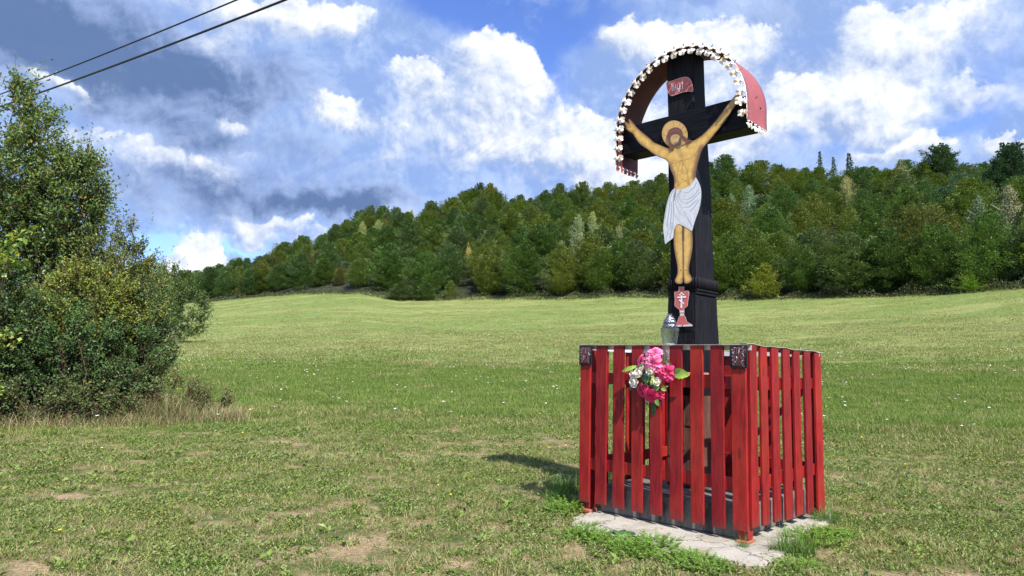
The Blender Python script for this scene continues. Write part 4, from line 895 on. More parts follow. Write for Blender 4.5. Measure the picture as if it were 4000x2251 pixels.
def tree_crown(seed, H=9.0, R=3.3, base=.6, nb=120, per=62, leaf=.27, shape='beech', up=.45):
    r = np.random.RandomState(seed); Ps = []; Ts = []; Ns = []; Ln = []; tone = []
    lob = r.uniform(0, 2 * PI, 5); la = r.uniform(.05, .22, 5)
    for k in range(nb):
        t = (k + r.rand()) / nb; z0 = base + (H * .97 - base) * t ** .9; ph = k * 2.399 + r.uniform(-.4, .4)
        if shape == 'beech': prof = math.sqrt(max(.08, 1 - ((t - .38) / .66) ** 2)) * (.80 + .20 * min(1, t * 3))
        elif shape == 'birch': prof = math.sqrt(max(.10, 1 - ((t - .42) / .64) ** 2)) * r.uniform(.6, 1.1)
        elif shape == 'cone': prof = (1 - t) ** .9 + .04
        else: prof = math.sqrt(max(.05, 1 - t ** 2.2))
        Lb = R * prof * (1 + sum(a * math.sin((i + 1) * ph + l) for i, (a, l) in enumerate(zip(la, lob)))) * r.uniform(.58, 1.22)
        el_ = up + .75 * t * (shape != 'cone') - (.35 if shape == 'cone' else 0); dv = np.array([math.cos(ph) * math.cos(el_), math.sin(ph) * math.cos(el_), math.sin(el_)])
        s0 = z0 - Lb * math.sin(el_) * .75; n = int(per * (.35 + .65 * prof)); u = .25 + .75 * r.rand(n) ** .7
        side = np.cross(dv, [0, 0, 1.]); side /= np.linalg.norm(side); nn = np.cross(side, dv)
        fan = r.normal(size=n) * .20 * Lb * (1.2 - u * .95); th = r.normal(size=n) * .040 * Lb
        p = np.array([0, 0, max(.1, s0)]) + dv * (u * Lb)[:, None] + side * fan[:, None] + nn * th[:, None]
        if shape == 'birch': p[:, 2] -= (r.rand(n) ** 2) * .9
        else: p[:, 2] -= .10 * (u ** 2) * Lb
        Ps.append(p); d_ = dv * .8 + side * (np.sign(fan) * .7)[:, None] + r.normal(size=(n, 3)) * .35
        if shape == 'birch': d_ = d_ * .4 + np.array([0, 0, -1.0])
        Ts.append(d_); Ns.append(np.tile(nn * .9 + np.array([0, 0, .5]), (n, 1)) + r.normal(size=(n, 3)) * .45); Ln.append(leaf * r.uniform(.7, 1.35, n)); tone.append(np.clip(r.rand(n) * .62 + r.rand() * .38, 0, 1))
    P = np.concatenate(Ps); P[:, 2] = np.maximum(P[:, 2], .15); T_ = np.concatenate(Ts); N_ = np.concatenate(Ns); L_ = np.concatenate(Ln); V, F = leaf_quads(P, T_, N_, L_, L_ * .62, r)
    return quads_mesh('crown', V, F, m_leaf, {'tone': np.concatenate(tone)})
def tree_trunk(seed, H, mat, r0=.16, lean=.3):
    r = random.Random(seed); mb = MB(); pts = [Vector((0, 0, -.4))]; x = y = 0
    for i in range(1, 8): x += r.uniform(-lean, lean) * .3; y += r.uniform(-lean, lean) * .3; pts.append(Vector((x, y, H * .9 * i / 7)))
    mb.tube(pts, [r0 * (1 - .12 * i) for i in range(8)], 6)
    for k in range(7):
        i = r.randint(2, 6); a = r.uniform(0, 6.28); L = H * .25 * (1 - i * .08); mb.tube([pts[i], pts[i] + Vector((math.cos(a) * L * .5, math.sin(a) * L * .5, L * .3)), pts[i] + Vector((math.cos(a) * L, math.sin(a) * L, L * .75))], [r0 * .4, r0 * .25, r0 * .08], 4)
    return mb.mesh('trunk', mat)
beech = [tree_crown(100 + i, 8.6, 4.3, .25, 135, 165, .225, 'beech', .30 + .10 * (i % 3)) for i in range(7)]
birch = [tree_crown(200 + i, 9.6, 2.1, 2.0, 80, 130, .13, 'birch', .6) for i in range(3)]
conif = [tree_crown(300 + i, 10.0, 1.7, .6, 120, 36, .26, 'cone', .1) for i in range(1)]
shrub = [tree_crown(400 + i, 3.4, 2.0, .05, 90, 90, .15, 'dome', .45) for i in range(3)]
trunks = [tree_trunk(i, 9, m_bark) for i in range(3)]; btrunk = tree_trunk(9, 9.4, m_birch, .11, .5)
def tree(name, d, px, sc, crown, trunk, color, label, group=None, cat='tree', rz=None, sx=1.0, bury=0.0):
    a = azel(px, 1300)[0]; x, y = d * math.sin(a), d * math.cos(a)
    root = empty(name, (x, y, float(ground_z(x, y)) - .1 - bury), rnd.uniform(0, 6.28) if rz is None else rz, label, cat, group); root.scale = (sc * sx, sc * sx, sc)
    if trunk: link('trunk', trunk, root)
    link('crown', crown, root, color=tuple(v * 1.3 for v in color)); return root
GREENS = [(.056, .088, .020), (.048, .084, .022), (.064, .094, .018), (.045, .078, .026), (.068, .098, .022), (.054, .080, .030), (.074, .096, .021), (.040, .070, .022)]
# the mass of the wood: beeches on the slope, jittered rows
nbeech = 0
a0_, a1_ = azel(520, 1300)[0] - .10, azel(4000, 1300)[0] + .09
row = 0; spots = []
for t in (0.5, 5.0, 11.5, 19, 27, 36, 46, 57, 69, 80, 88, 96):
    step = (5.4 if row == 0 else 6.0 + row * .28) if row < 9 else 6.6; a = a0_ + rnd.uniform(0, .02)
    while a < a1_:
        dE = float(edge_d(a)); d = dE + t + rnd.uniform(-1.6, 1.6) * (1 if row else .6); a += step * rnd.uniform(.78, 1.2) / d
        spots.append((a, d, row))
    row += 1
special = [(2995, -.5, 1.45, 'shrub', (.125, .145, .025), 'round yellow-green bush at the wood edge right of the black cross', 1.0, 'bush'), (3565, 6, .66, 'beech', (.120, .120, .022), 'golden-topped young tree at the wood edge, far right of the cross', 1.0, 'tree'),
    (3480, 16, .55, 'beech', (.080, .17, .05), 'light green tree beside the golden-topped tree', 1.0, 'tree'), (922, 4, .60, 'cone', (.15, .13, .02), 'narrow golden tree low on the left end of the wood', .9, 'tree'), (1820, 20, .62, 'birch', (.38, .30, .10), 'small straw-yellow birch in mid slope between green trees', 1.0, 'tree'),
    (2255, 20, 1.1, 'birch', (.19, .21, .115), 'pale birch with two trunks left of the cross figure, left one', 1.25, 'tree'), (2312, 21, 1.12, 'birch', (.21, .23, .11), 'pale slender birch left of the cross, right one of the pair', 1.0, 'tree'), (2415, 18, .85, 'birch', (.19, .19, .11), 'grey-green birch just left of the black post', 1.1, 'tree'),
    (2190, 14, .72, 'birch', (.17, .19, .10), 'small pale birch left of the birch pair', 1.2, 'tree'), (2020, 12, .7, 'birch', (.15, .18, .09), 'faded slim birch at mid height below the straw-yellow one', 1.1, 'tree'), (3545, 78, 1.05, 'birch', (.17, .18, .12), 'tall grey thin-leaved birch near the skyline at right', 1.6, 'tree'),
    (3325, 66, .9, 'birch', (.27, .24, .12), 'straw-coloured birch in the upper slope right of the cross', 1.6, 'tree'), (2935, 48, .9, 'birch', (.14, .19, .12), 'silvery round birch above mid slope, right of the cross', 1.7, 'tree'), (2865, 44, .75, 'birch', (.13, .18, .11), 'smaller silvery birch beside the round silvery one', 1.5, 'tree'),
    (3850, 20, .9, 'birch', (.12, .16, .10), 'pale thin birch at the right among dark beeches', 1.1, 'tree'), (3972, 12, 1.05, 'birch', (.21, .19, .13), 'grey-brown birch with bare stems at the right margin', 1.3, 'tree'), (1590, 98, .85, 'birch', (.25, .24, .12), 'yellowish birch standing up on the left skyline', 1.3, 'tree'),
    (1395, 60, .8, 'birch', (.24, .24, .10), 'straw-green birch below the grey-green skyline tree', 1.5, 'tree'), (1460, 56, .85, 'birch', (.20, .22, .10), 'wide pale birch below the left skyline', 1.8, 'tree'), (2400, 92, .8, 'birch', (.18, .19, .10), 'thin birch tip rising above the skyline left of the hood', .9, 'tree'),
    (1430, 88, 1.05, 'beech', (.075, .115, .060), 'large grey-green round tree on the left skyline', 1.05, 'tree'), (1530, 92, .95, 'beech', (.080, .120, .065), 'grey-green tree beside the large one on the left skyline', 1.0, 'tree'),
    (1900, 94, 1.12, 'beech', (.110, .115, .020), 'olive-yellow topped tree on the skyline above mid wood', 1.0, 'tree'), (3800, -1, .75, 'shrub', (.13, .20, .04), 'bright green sapling in front of the dark wood at far right', 1.2, 'bush'), (3700, 84, 1.30, 'beech', (.040, .075, .035), 'tall dark spreading tree above the skyline at right', 1.15, 'tree'),
    (3990, 60, 1.45, 'beech', (.028, .055, .030), 'very tall dark tree at the right edge of the wood', 1.0, 'tree'), (2840, 92, 1.14, 'beech', (.044, .078, .026), 'dark round-topped tree on the skyline just right of the cross', 1.1, 'tree'), (1858, 98, 1.15, 'beech', (.032, .060, .030), 'dark spiky tree standing out on the middle skyline', .8, 'tree'),
    (3222, 99, 1.32, 'cone', (.045, .085, .055), 'tallest of three conifer tips on the right skyline', .8, 'tree'), (3275, 99, 1.18, 'cone', (.045, .085, .060), 'smallest conifer tip, middle of three on the skyline', .8, 'tree'), (3338, 99, 1.30, 'cone', (.040, .075, .040), 'broadest conifer tip on the skyline, right of three', 1.1, 'tree'),
    (1560, -1, 1.0, 'shrub', (.060, .085, .035), 'low spreading thicket at the field corner left of centre', 1.7, 'bush'), (1660, -1, .95, 'shrub', (.050, .085, .028), 'low dark bush between the thicket and the taller edge trees', 1.4, 'bush'), (1755, 1, .95, 'shrub', (.095, .125, .035), 'yellow-green rounded bush at the field edge left of centre', 1.0, 'bush'),
    (1650, 8, .45, 'beech', (.18, .17, .03), 'small yellowing bush-like tree behind the thicket', 1.0, 'tree'), (1320, 10, .45, 'beech', (.085, .085, .025), 'small brownish tree at the left field edge', 1.0, 'tree'), (1230, 30, .75, 'beech', (.080, .080, .024), 'rust-brown tinged tree in the left part of the wood', .9, 'tree'),
    (2700, 28, .7, 'beech', (.10, .14, .03), 'yellow-green tree hidden half behind the post', 1.0, 'tree'), (3720, 40, .85, 'beech', (.055, .105, .055), 'blue-green tree at mid height on the right slope', 1.2, 'tree'), (3900, 62, 1.0, 'beech', (.070, .125, .070), 'light blue-green broad tree high on the right slope', 1.2, 'tree'), (3780, 66, .9, 'beech', (.065, .115, .065), 'pale green tree under the tall spreading skyline tree', 1.1, 'tree')]
sp_pos = []
for (px, dd, sc, kind, colr, lab, sx, cat) in special:
    a = azel(px, 1300)[0]; d = float(edge_d(a)) + dd; sp_pos.append((d * math.sin(a), d * math.cos(a), {'birch': 1, 'beech': 2, 'shrub': 2, 'cone': 2}[kind] if dd < 70 else 0))
    colr = ((colr[0] * .85, colr[1] * 1.0, colr[2] * .75) if kind == 'birch' else tuple(v * 1.3 for v in colr)); crown = {'beech': beech, 'birch': birch, 'cone': conif, 'shrub': shrub}[kind]; crown = crown[(px // 7) % len(crown)]
    nm = {'beech': 'beech_tree', 'birch': 'birch_tree', 'cone': 'conifer_tree', 'shrub': 'field_bush'}[kind]
    tree(nm, d, px, sc, crown, {'beech': trunks[px % 3], 'birch': btrunk, 'cone': trunks[0], 'shrub': None}[kind], colr, lab, None, cat, sx=sx)
TONES = ['green', 'blue-green', 'fresh green', 'cool green', 'grass-green', 'grey-green', 'olive', 'deep green']
ROWS = ['', 'in the second rank', 'just above the edge trees', 'low on the slope', 'in the lower slope', 'at half height', 'above half height', 'in the upper slope', 'high on the slope']
LANDM = [(700, 'behind the thicket'), (922, 'by the narrow golden tree'), (1230, 'by the rust-brown tree'), (1430, 'below the grey-green skyline tree'), (1660, 'above the low thicket'), (1850, 'by the straw-yellow birch'), (2060, 'midway to the cross'), (2255, 'by the birch pair'), (2450, 'left of the figure'),
         (2700, 'behind the post'), (2900, 'just right of the cross'), (3050, 'above the yellow-green bush'), (3250, 'under the three conifer tips'), (3480, 'left of the golden-topped tree'), (3620, 'right of the golden-topped tree'), (3800, 'over the bright sapling'), (3980, 'at the right picture edge'), (4300, 'beyond the right edge')]
_pa = np.array([azel(q, 1300)[0] for q in range(-600, 4700, 50)])
def pj_x(a): return float(np.interp(a, _pa, np.arange(-600, 4700, 50)))
# beeches fill the rest
for (a, d, row) in spots:
    x, y = d * math.sin(a), d * math.cos(a)
    if any((x - u) ** 2 + (y - v) ** 2 < 5.0 for u, v, _ in sp_pos) or any(bi == 1 and -1 < math.hypot(u, v) - d < 7 and abs(math.atan2(u, v) - a) * d < 2.0 for u, v, bi in sp_pos): continue
    nbeech += 1; sc = rnd.uniform(.74, 1.08) * (.95 if row == 0 else 1.0) * (1.0 if a > -.2 else .9); gi_ = rnd.randrange(len(GREENS)); c = GREENS[gi_]; k = rnd.uniform(1.75, 2.3); tn = TONES[gi_]
    if k > 2.15: tn = 'light ' + tn
    elif k < 1.92: tn = 'dark ' + tn
    q_ = rnd.random()
    if q_ < .08: c = (.074, .092, .020); tn = 'yellowish'
    elif q_ < .10: c = (.066, .078, .025); tn = 'brownish'
    px_ = pj_x(a); lm = min(LANDM, key=lambda e: abs(e[0] - px_)); sx = rnd.uniform(.95, 1.25); size = 'broad ' if sx > 1.15 else ('slim ' if sx < 1.02 else '')
    if row == 0: lab = size + tn + ' beech at the foot of the wood, ' + lm[1]
    elif row >= 9: lab = size + tn + ' beech on the skyline crest, ' + lm[1]
    else: lab = size + tn + ' beech ' + ROWS[row] + ', ' + lm[1]
    root = empty('beech_tree', (x, y, float(ground_z(x, y)) - .15), rnd.uniform(0, 6.28), lab, 'tree', 'beeches covering the wooded slope')
    root.scale = (sc * sx, sc * sx, sc)
    link('trunk', rnd.choice(trunks), root); link('crown', rnd.choice(beech), root, color=tuple(v * k for v in c))
print('beeches', nbeech)
# undergrowth along the foot of the wood
def leafstuff(name, P, T_, N_, L_, Wd, mat, tone, label=None, kind='stuff', parent=None, color=None, fold=.12):
    V, F = leaf_quads(P, T_, N_, L_, Wd, rs, fold); me = quads_mesh(name, V, F, mat, {'tone': tone}); o = link(name, me, parent, color=color)
    if kind: o['kind'] = kind
    return o
n = 26000; aa = rs.uniform(a0_, a1_, n); dd = edge_d(aa) + rs.normal(size=n) * 1.0 - .4; x = dd * np.sin(aa); y = dd * np.cos(aa)
hgt = rs.rand(n) ** 1.6 * (.9 + .5 * np.sin(aa * 60) + .5 * np.sin(aa * 143 + 1)); P = np.stack([x, y, ground_z(x, y) + np.clip(hgt, 0, 2)], 1)
m_under = leaf_mat('undergrowth_leaf', .2, .6, (.20, .17, .07), .12, False, (.060, .078, .026), .6)
L_ = rs.uniform(.12, .30, n); leafstuff('undergrowth', P, rdir(n, rs) + np.array([0, 0, .8]), rdir(n, rs), L_, L_ * .5, m_under, rs.rand(n))

# ---------------------------------------------------------------- the shrubs at the left
def bush(name, px, d, blobs, ntw, lsize, color, label, cat='bush', twl=.45, per=9, yellow=(.34, .20, .03), ymix=.06, dens=1.0, group=None, tcol=None, lw=.5, seed=0):
    """blobs: (dx, dy, z, rx, ry, rz) ellipsoids in metres about the foot"""
    r = np.random.RandomState(500 + seed); a = azel(px - (70 if d < 20 else 0), 1300)[0]; bx_, by_ = d * math.sin(a), d * math.cos(a); z0 = float(ground_z(bx_, by_))
    root = empty(name, (bx_, by_, z0), -a, label, cat, group)
    vol = np.array([b[3] * b[4] * b[5] for b in blobs]) ** .67; vol /= vol.sum(); n = int(ntw * dens); which = r.choice(len(blobs), n, p=vol); B = np.array(blobs)[which].copy(); B[:, 3:5] *= .80; B[:, 5] *= .92
    u = rdir(n, r); rad = r.rand(n) ** .33 * .94; rad = np.where(r.rand(n) < .7, .72 + .28 * r.rand(n), rad)
    lump = np.array([mnoise.noise(Vector((q[0] * 2.6 + w_, q[1] * 2.6, q[2] * 2.6))) for q, w_ in zip(u, which * 3.1)]); rad = rad * (1 + .28 * lump)
    S0 = B[:, :3] + u * rad[:, None] * B[:, 3:]; nc = max(6, n // 16); ci_ = r.randint(0, n, nc); asg = np.argmin(((S0[:, None, :] - S0[ci_][None]) ** 2).sum(2), axis=1); S0 = S0 * .45 + S0[ci_][asg] * .55; keep = S0[:, 2] > .03; S0 = S0[keep]; u = u[keep]; rad = rad[keep]; n = len(S0)
    td = u * .55 + np.array([0, 0, .75]) + r.normal(size=(n, 3)) * .35; td /= np.linalg.norm(td, axis=1, keepdims=True); tl = twl * r.uniform(.5, 1.3, n) * (1 + 1.3 * (r.rand(n) < .05) * (S0[:, 2] > 1.2))
    ctone = np.clip(.5 + lump[keep] * .8, 0, 1)
    # leaves along every twig
    k = np.tile(np.arange(per), n); i = np.repeat(np.arange(n), per); f = (k + r.rand(n * per)) / per
    curve = np.stack([np.zeros(n * per), np.zeros(n * per), -.18 * f ** 2 * tl[i]], 1); P = S0[i] + td[i] * (f * tl[i])[:, None] + curve + r.normal(size=(n * per, 3)) * .012
    T_ = td[i] * .5 + rdir(n * per, r) * .9; N_ = np.array([0, -.25, .9]) + r.normal(size=(n * per, 3)) * .55; L_ = lsize * r.uniform(.6, 1.3, n * per)
    m = leaf_mat(name + '_leaf', .28, .42, yellow, ymix, False, tuple(v * 1.75 for v in color), .5)
    V, F = leaf_quads(P, T_, N_, L_, L_ * lw, r, .14); tone = np.clip(.70 * r.rand(n * per) + .30 * ctone[i], 0, 1)
    if ymix: tone = np.where(tone > 1 - ymix, (1 - ymix) * .98 * r.rand(n * per), tone); tone = np.where(r.rand(n * per) < ymix * .8 * (.2 + 1.3 * ctone[i]), .999, tone)
    link('foliage', quads_mesh('foliage', V, F, m, {'tone': tone}), root)
    # twigs and limbs
    mb = MB(); rr_ = random.Random(seed)
    for j in range(0, n, 2):
        mb.tube([S0[j] - td[j] * .25 * tl[j], S0[j] + td[j] * tl[j] * .95 + np.array([0, 0, -.15 * tl[j]])], [.006, .002], 3, cap=False)
    st = []
    for j in range(max(5, n // 26)):
        q = S0[rr_.randrange(n)]; b0 = Vector((rr_.uniform(-.3, .3) + q[0] * .25, rr_.uniform(-.2, .2) + q[1] * .25, -.1)); mid = b0.lerp(Vector(q), .5) + Vector((rr_.uniform(-.2, .2), rr_.uniform(-.2, .2), rr_.uniform(0, .3)))
        mb.tube([b0, b0.lerp(mid, .5) + Vector((0, 0, .1)), mid, Vector(q)], [v * (1 if n > 300 else .5) for v in (.022, .018, .012, .004)], 4, cap=False)
    mb.build('branches', m_twig if tcol is None else tcol, root); return root
bush('wild_plum_tree', -130, 17.2, [(0, 0, 4.6, 1.7, 1.6, 2.3), (-1.2, .3, 3.6, 1.8, 1.5, 2.6), (.75, .1, 5.3, 1.05, 1.1, 1.9), (.9, 0, 3.2, 1.3, 1.2, 2.0)], 4700, .085, (.070, .112, .030), 'tall leafy wild plum tree at the left edge, reaching up to the cables', 'tree', .50, 9, (.36, .20, .04), .06, seed=1)
bush('wild_plum_tree', 270, 16.8, [(0, 0, 4.0, .95, 1.0, 1.5), (-.3, .2, 2.6, 1.2, 1.1, 1.9), (.25, .1, 4.7, .6, .7, .9)], 2900, .080, (.068, .108, .030), 'second wild plum tree, a step lower, right of the tallest', 'tree', .45, 9, (.36, .18, .04), .07, seed=2)
bush('rusty_leaved_shrub', 510, 16.4, [(0, 0, 2.9, .80, .8, 1.15), (-.35, .1, 2.1, .9, .9, 1.5), (.42, 0, 2.3, .6, .7, .9)], 1700, .065, (.085, .110, .026), 'rust-tinged shrub with reddish leaf tips, right of the plum trees', 'bush', .42, 9, (.36, .15, .04), .12, seed=3)
bush('yellow_green_shrub', 400, 15.6, [(0, 0, 2.1, 1.15, .8, .95), (.7, .1, 1.9, .75, .7, .75), (-.8, .1, 1.6, .8, .7, .9)], 1900, .060, (.125, .150, .030), 'yellow-green small-leaved shrub in the middle of the thicket', 'bush', .34, 9, (.45, .30, .03), .08, seed=4)
bush('dark_green_shrub', 330, 15.2, [(0, 0, 1.25, 1.3, .8, 1.0), (.95, 0, 1.05, .9, .7, .95), (-.9, .1, 1.1, .9, .7, 1.0)], 2300, .062, (.048, .090, .028), 'dark green dense shrub low in the middle of the thicket', 'bush', .32, 9, (.26, .26, .04), .03, seed=5)
bush('dark_green_shrub', 585, 15.8, [(0, 0, 1.9, .62, .6, .95), (.32, 0, 1.2, .62, .6, 1.0), (-.2, 0, 1.0, .7, .6, .9)], 1500, .062, (.050, .085, .032), 'grey-green twiggy shrub at the right end of the thicket', 'bush', .38, 8, (.30, .26, .05), .05, seed=6)
bush('dark_green_shrub', 20, 15.2, [(0, 0, 1.5, 1.0, .8, 1.5), (-.9, 0, 1.3, 1.0, .8, 1.3)], 1700, .070, (.050, .085, .030), 'dark shrub low at the left edge, under the wild plum', 'bush', .36, 9, (.36, .33, .04), .05, seed=7)
bush('maple_sapling', 85, 14.7, [(0, 0, 3.05, .16, .16, .45), (-.25, 0, 1.9, .2, .2, .4)], 34, .11, (.13, .19, .03), 'maple sapling with large yellowing leaves poking from the shrubs at left', 'tree', .35, 6, (.50, .36, .03), .22, lw=.95, seed=8)
bush('hazel_sapling', 40, 14.5, [(0, 0, .55, .25, .2, .25), (.1, 0, 1.3, .2, .2, .2)], 34, .11, (.14, .19, .04), 'large-leaved pale green sapling at the lower left corner of the thicket', 'bush', .30, 6, (.45, .35, .05), .15, lw=.8, seed=9)
bush('bramble_bush', 760, 15.3, [(0, 0, .42, .75, .5, .45), (-.7, 0, .7, .6, .5, .65), (.7, 0, .25, .5, .4, .3)], 900, .052, (.085, .100, .040), 'low bramble bush trailing off to the right of the thicket', 'bush', .30, 7, (.30, .20, .09), .25, seed=10)
bush('bramble_bush', 250, 14.6, [(0, 0, .42, .9, .4, .40), (.95, 0, .35, .7, .4, .35), (-1.0, 0, .4, .7, .4, .40)], 1100, .055, (.060, .085, .028), 'low bramble growth along the foot of the thicket at left', 'bush', .28, 7, (.36, .30, .08), .12, seed=11)
bush('leafy_tree', 610, 60.0, [(0, 0, 3.4, 2.2, 2.0, 3.2), (2.2, 0, 2.6, 1.8, 1.7, 2.6)], 1500, .17, (.055, .085, .026), 'green tree standing between the thicket and the far wood', 'tree', .8, 9, (.30, .30, .05), .05, seed=12)
bush('leafy_tree', 560, 52.0, [(0, 0, 3.0, 2.0, 1.6, 2.8), (-2.0, 0, 3.2, 2.0, 1.6, 3.0)], 1300, .17, (.042, .070, .022), 'darker green tree just behind the right end of the thicket', 'tree', .8, 9, (.30, .30, .05), .05, seed=13)

# dry grass and weed stalks along the foot of the thicket
def blades(P, hgt, lean, wd, rs_, curl=.35, seg=3):
    n = len(P); az_ = rs_.rand(n) * 2 * PI; D = np.stack([np.cos(az_), np.sin(az_), np.zeros(n)], 1); Sd = np.stack([-np.sin(az_ + rs_.normal(size=n) * .6), np.cos(az_), np.zeros(n)], 1); Sd /= np.linalg.norm(Sd, axis=1, keepdims=True)
    V = []
    for k in range(seg + 1):
        t = k / seg; c = P + D * (hgt * lean * (t ** 1.6 + curl * t ** 3))[:, None] + np.array([0, 0, 1.]) * (hgt * (t - .28 * lean * t * t))[:, None]; w2 = (wd * (1 - t) ** .7 * .5 + .0002)[:, None]; V += [c - Sd * w2, c + Sd * w2]
    V = np.stack(V, 1); m_ = 2 * (seg + 1); base = (np.arange(n) * m_)[:, None]
    F = np.concatenate([base + np.array([2 * k, 2 * k + 1, 2 * k + 3, 2 * k + 2]) for k in range(seg)], 0); return V.reshape(-1, 3), F, np.tile(np.arange(n), seg)
m_dry, h = new_mat('dry_grass'); t = h.n('ShaderNodeAttribute', attribute_name='tone').outputs['Fac']
h.setc(h.ramp(t, [(0, (.10, .065, .03)), (.3, (.30, .22, .11)), (.55, (.46, .37, .20)), (.62, (.20, .24, .07)), (1, (.10, .16, .04))])); h.rough(.8)
def dry_patch(n, px0, px1, d0, d1, h0, h1, name):
    px = rs.uniform(px0, px1, n); d = rs.uniform(d0, d1, n); a = np.array([azel(q, 1300)[0] for q in px]); x = d * np.sin(a); y = d * np.cos(a); P = np.stack([x, y, ground_z(x, y) - .02], 1)
    hg = rs.uniform(h0, h1, n) * (.6 + .5 * rs.rand(n)); V, F, fi = blades(P, hg, rs.uniform(.15, .9, n), rs.uniform(.004, .010, n), rs); o = link(name, quads_mesh(name, V, F, m_dry, {'tone': rs.rand(n)[fi]})); o['kind'] = 'stuff'
dry_patch(9000, -250, 1000, 14.0, 15.4, .12, .42, 'dry_weeds'); dry_patch(3200, 640, 960, 14.2, 15.6, .12, .45, 'dry_weeds')

dry_patch(2200, 520, 760, 14.4, 15.4, .25, .8, 'dry_weeds')
# ---------------------------------------------------------------- meadow grass: tufts scattered as one object
m_grass, h = new_mat('grass_blades'); t = h.n('ShaderNodeAttribute', attribute_name='tone').outputs['Fac']; P = h.pos()
oi = h.n('ShaderNodeObjectInfo').outputs['Random']; dist = h.vm('LENGTH', P, out=1)
n1_ = h.noise(P, 1.1, 4, .65); n2_ = h.noise(P, .30, 3, .6); n3_ = h.noise(P, 6.0, 3, .6)
dryness = h.m('ADD', h.m('MULTIPLY', n1_, .9), h.m('ADD', h.m('MULTIPLY', n2_, .6), h.m('MULTIPLY', n3_, .5)))       # ~1.0 mean
dl = h.m('ADD', dist, h.m('ADD', h.m('MULTIPLY', h.m('SUBTRACT', n2_, .5), 40.0), h.m('MULTIPLY', h.m('SUBTRACT', n1_, .5), 9.0)))
lush = h.m('MULTIPLY', h.ss(dl, 11.0, 18.0), h.ss(dl, 46.0, 24.0))
dryness = h.m('SUBTRACT', dryness, h.m('MULTIPLY', lush, .30)); dryness = h.m('ADD', dryness, h.m('MULTIPLY', h.ss(dist, 8.5, 4.2), .12))
isdry = h.ss(h.m('ADD', dryness, h.m('MULTIPLY', h.m('SUBTRACT', t, .5), .75)), 1.02, 1.19)
gcol = h.ramp(h.m('ADD', h.m('MULTIPLY', t, .6), h.m('MULTIPLY', oi, .4)), [(0, (.066, .118, .024)), (.5, (.155, .215, .042)), (1, (.32, .345, .085))])
gcol = h.mix(h.m('MULTIPLY', lush, .25), gcol, (.10, .24, .035))
gcol = h.mix(h.ss(dl, 20.0, 65.0, 0, .85), gcol, (.19, .25, .070))
dcol = h.ramp(oi, [(0, (.30, .23, .115)), (.5, (.45, .36, .20)), (1, (.56, .46, .28))])
c = h.mix(isdry, gcol, dcol); h.setc(c); h.rough(.55); h.b.inputs['Specular IOR Level'].default_value = .3
tr = h.n('ShaderNodeBsdfTranslucent', {'Color': h.mix(1.0, c, (1.2, 1.25, .6), 'MULTIPLY')}); mx = h.n('ShaderNodeMixShader', {0: .25}); h.nt.links.new(h.b.outputs[0], mx.inputs[1]); h.nt.links.new(tr.outputs[0], mx.inputs[2]); h.nt.links.new(mx.outputs[0], h.out.inputs[0])
def tuft(seed, n, rad, h0, h1, w0, lean0=.3, lean1=1.1, mat=m_grass):
    r = np.random.RandomState(seed); a = r.rand(n) * 2 * PI; q = rad * np.sqrt(r.rand(n)); P = np.stack([q * np.cos(a), q * np.sin(a), np.full(n, -.01)], 1)
    V, F, fi = blades(P, r.uniform(h0, h1, n), r.uniform(lean0, lean1, n), r.uniform(w0 * .6, w0 * 1.3, n), r, seg=2); return quads_mesh('tuft', V, F, mat, {'tone': r.rand(n)[fi]})
def rosette(seed, n, L0, mat, up=.35):
    r = np.random.RandomState(seed); a = r.rand(n) * 2 * PI; P = r.normal(size=(n, 3)) * .015; P[:, 2] = .005; T_ = np.stack([np.cos(a), np.sin(a), r.uniform(.1, up * 2, n)], 1); N_ = np.tile([0, 0, 1.], (n, 1)) + r.normal(size=(n, 3)) * .3
    L_ = L0 * r.uniform(.6, 1.3, n); V, F = leaf_quads(P, T_, N_, L_, L_ * r.uniform(.28, .5, n), r, .10); return quads_mesh('rosette', V, F, mat, {'tone': r.rand(n)})
m_weed = leaf_mat('weed_leaf', .2, .45, (.35, .32, .10), .05, False, (.145, .210, .045), .6)
hid = bpy.data.collections.new('tuft_shapes')
def hide(me, k): o = bpy.data.objects.new('tuft_%02d' % k, me); hid.objects.link(o)
def herbs(seed, n, rad, L0, h1, mat):
    r = np.random.RandomState(seed); a = r.rand(n) * 2 * PI; q = rad * np.sqrt(r.rand(n)); P = np.stack([q * np.cos(a), q * np.sin(a), r.uniform(.0, h1, n)], 1); b = r.rand(n) * 2 * PI
    T_ = np.stack([np.cos(b), np.sin(b), r.uniform(.1, 1.1, n)], 1); L_ = L0 * r.uniform(.6, 1.5, n); V, F = leaf_quads(P, T_, np.tile([0, 0, 1.], (n, 1)) + r.normal(size=(n, 3)) * .4, L_, L_ * r.uniform(.25, .55, n), r, .08); return quads_mesh('herbs', V, F, mat, {'tone': r.rand(n)})
shapes = [tuft(1, 120, .13, .012, .036, .0026), tuft(2, 120, .14, .012, .034, .0026, .5, 1.4), tuft(3, 100, .10, .02, .055, .003), tuft(4, 60, .05, .04, .10, .0036, .2, .8), rosette(5, 9, .050, m_weed), rosette(6, 14, .036, m_weed, .6), herbs(7, 90, .14, .022, .022, m_weed),
          tuft(8, 90, .30, .05, .13, .009, .2, .9), tuft(9, 80, .30, .03, .09, .010, .4, 1.2), tuft(10, 80, .75, .04, .12, .022, .3, 1.2)]
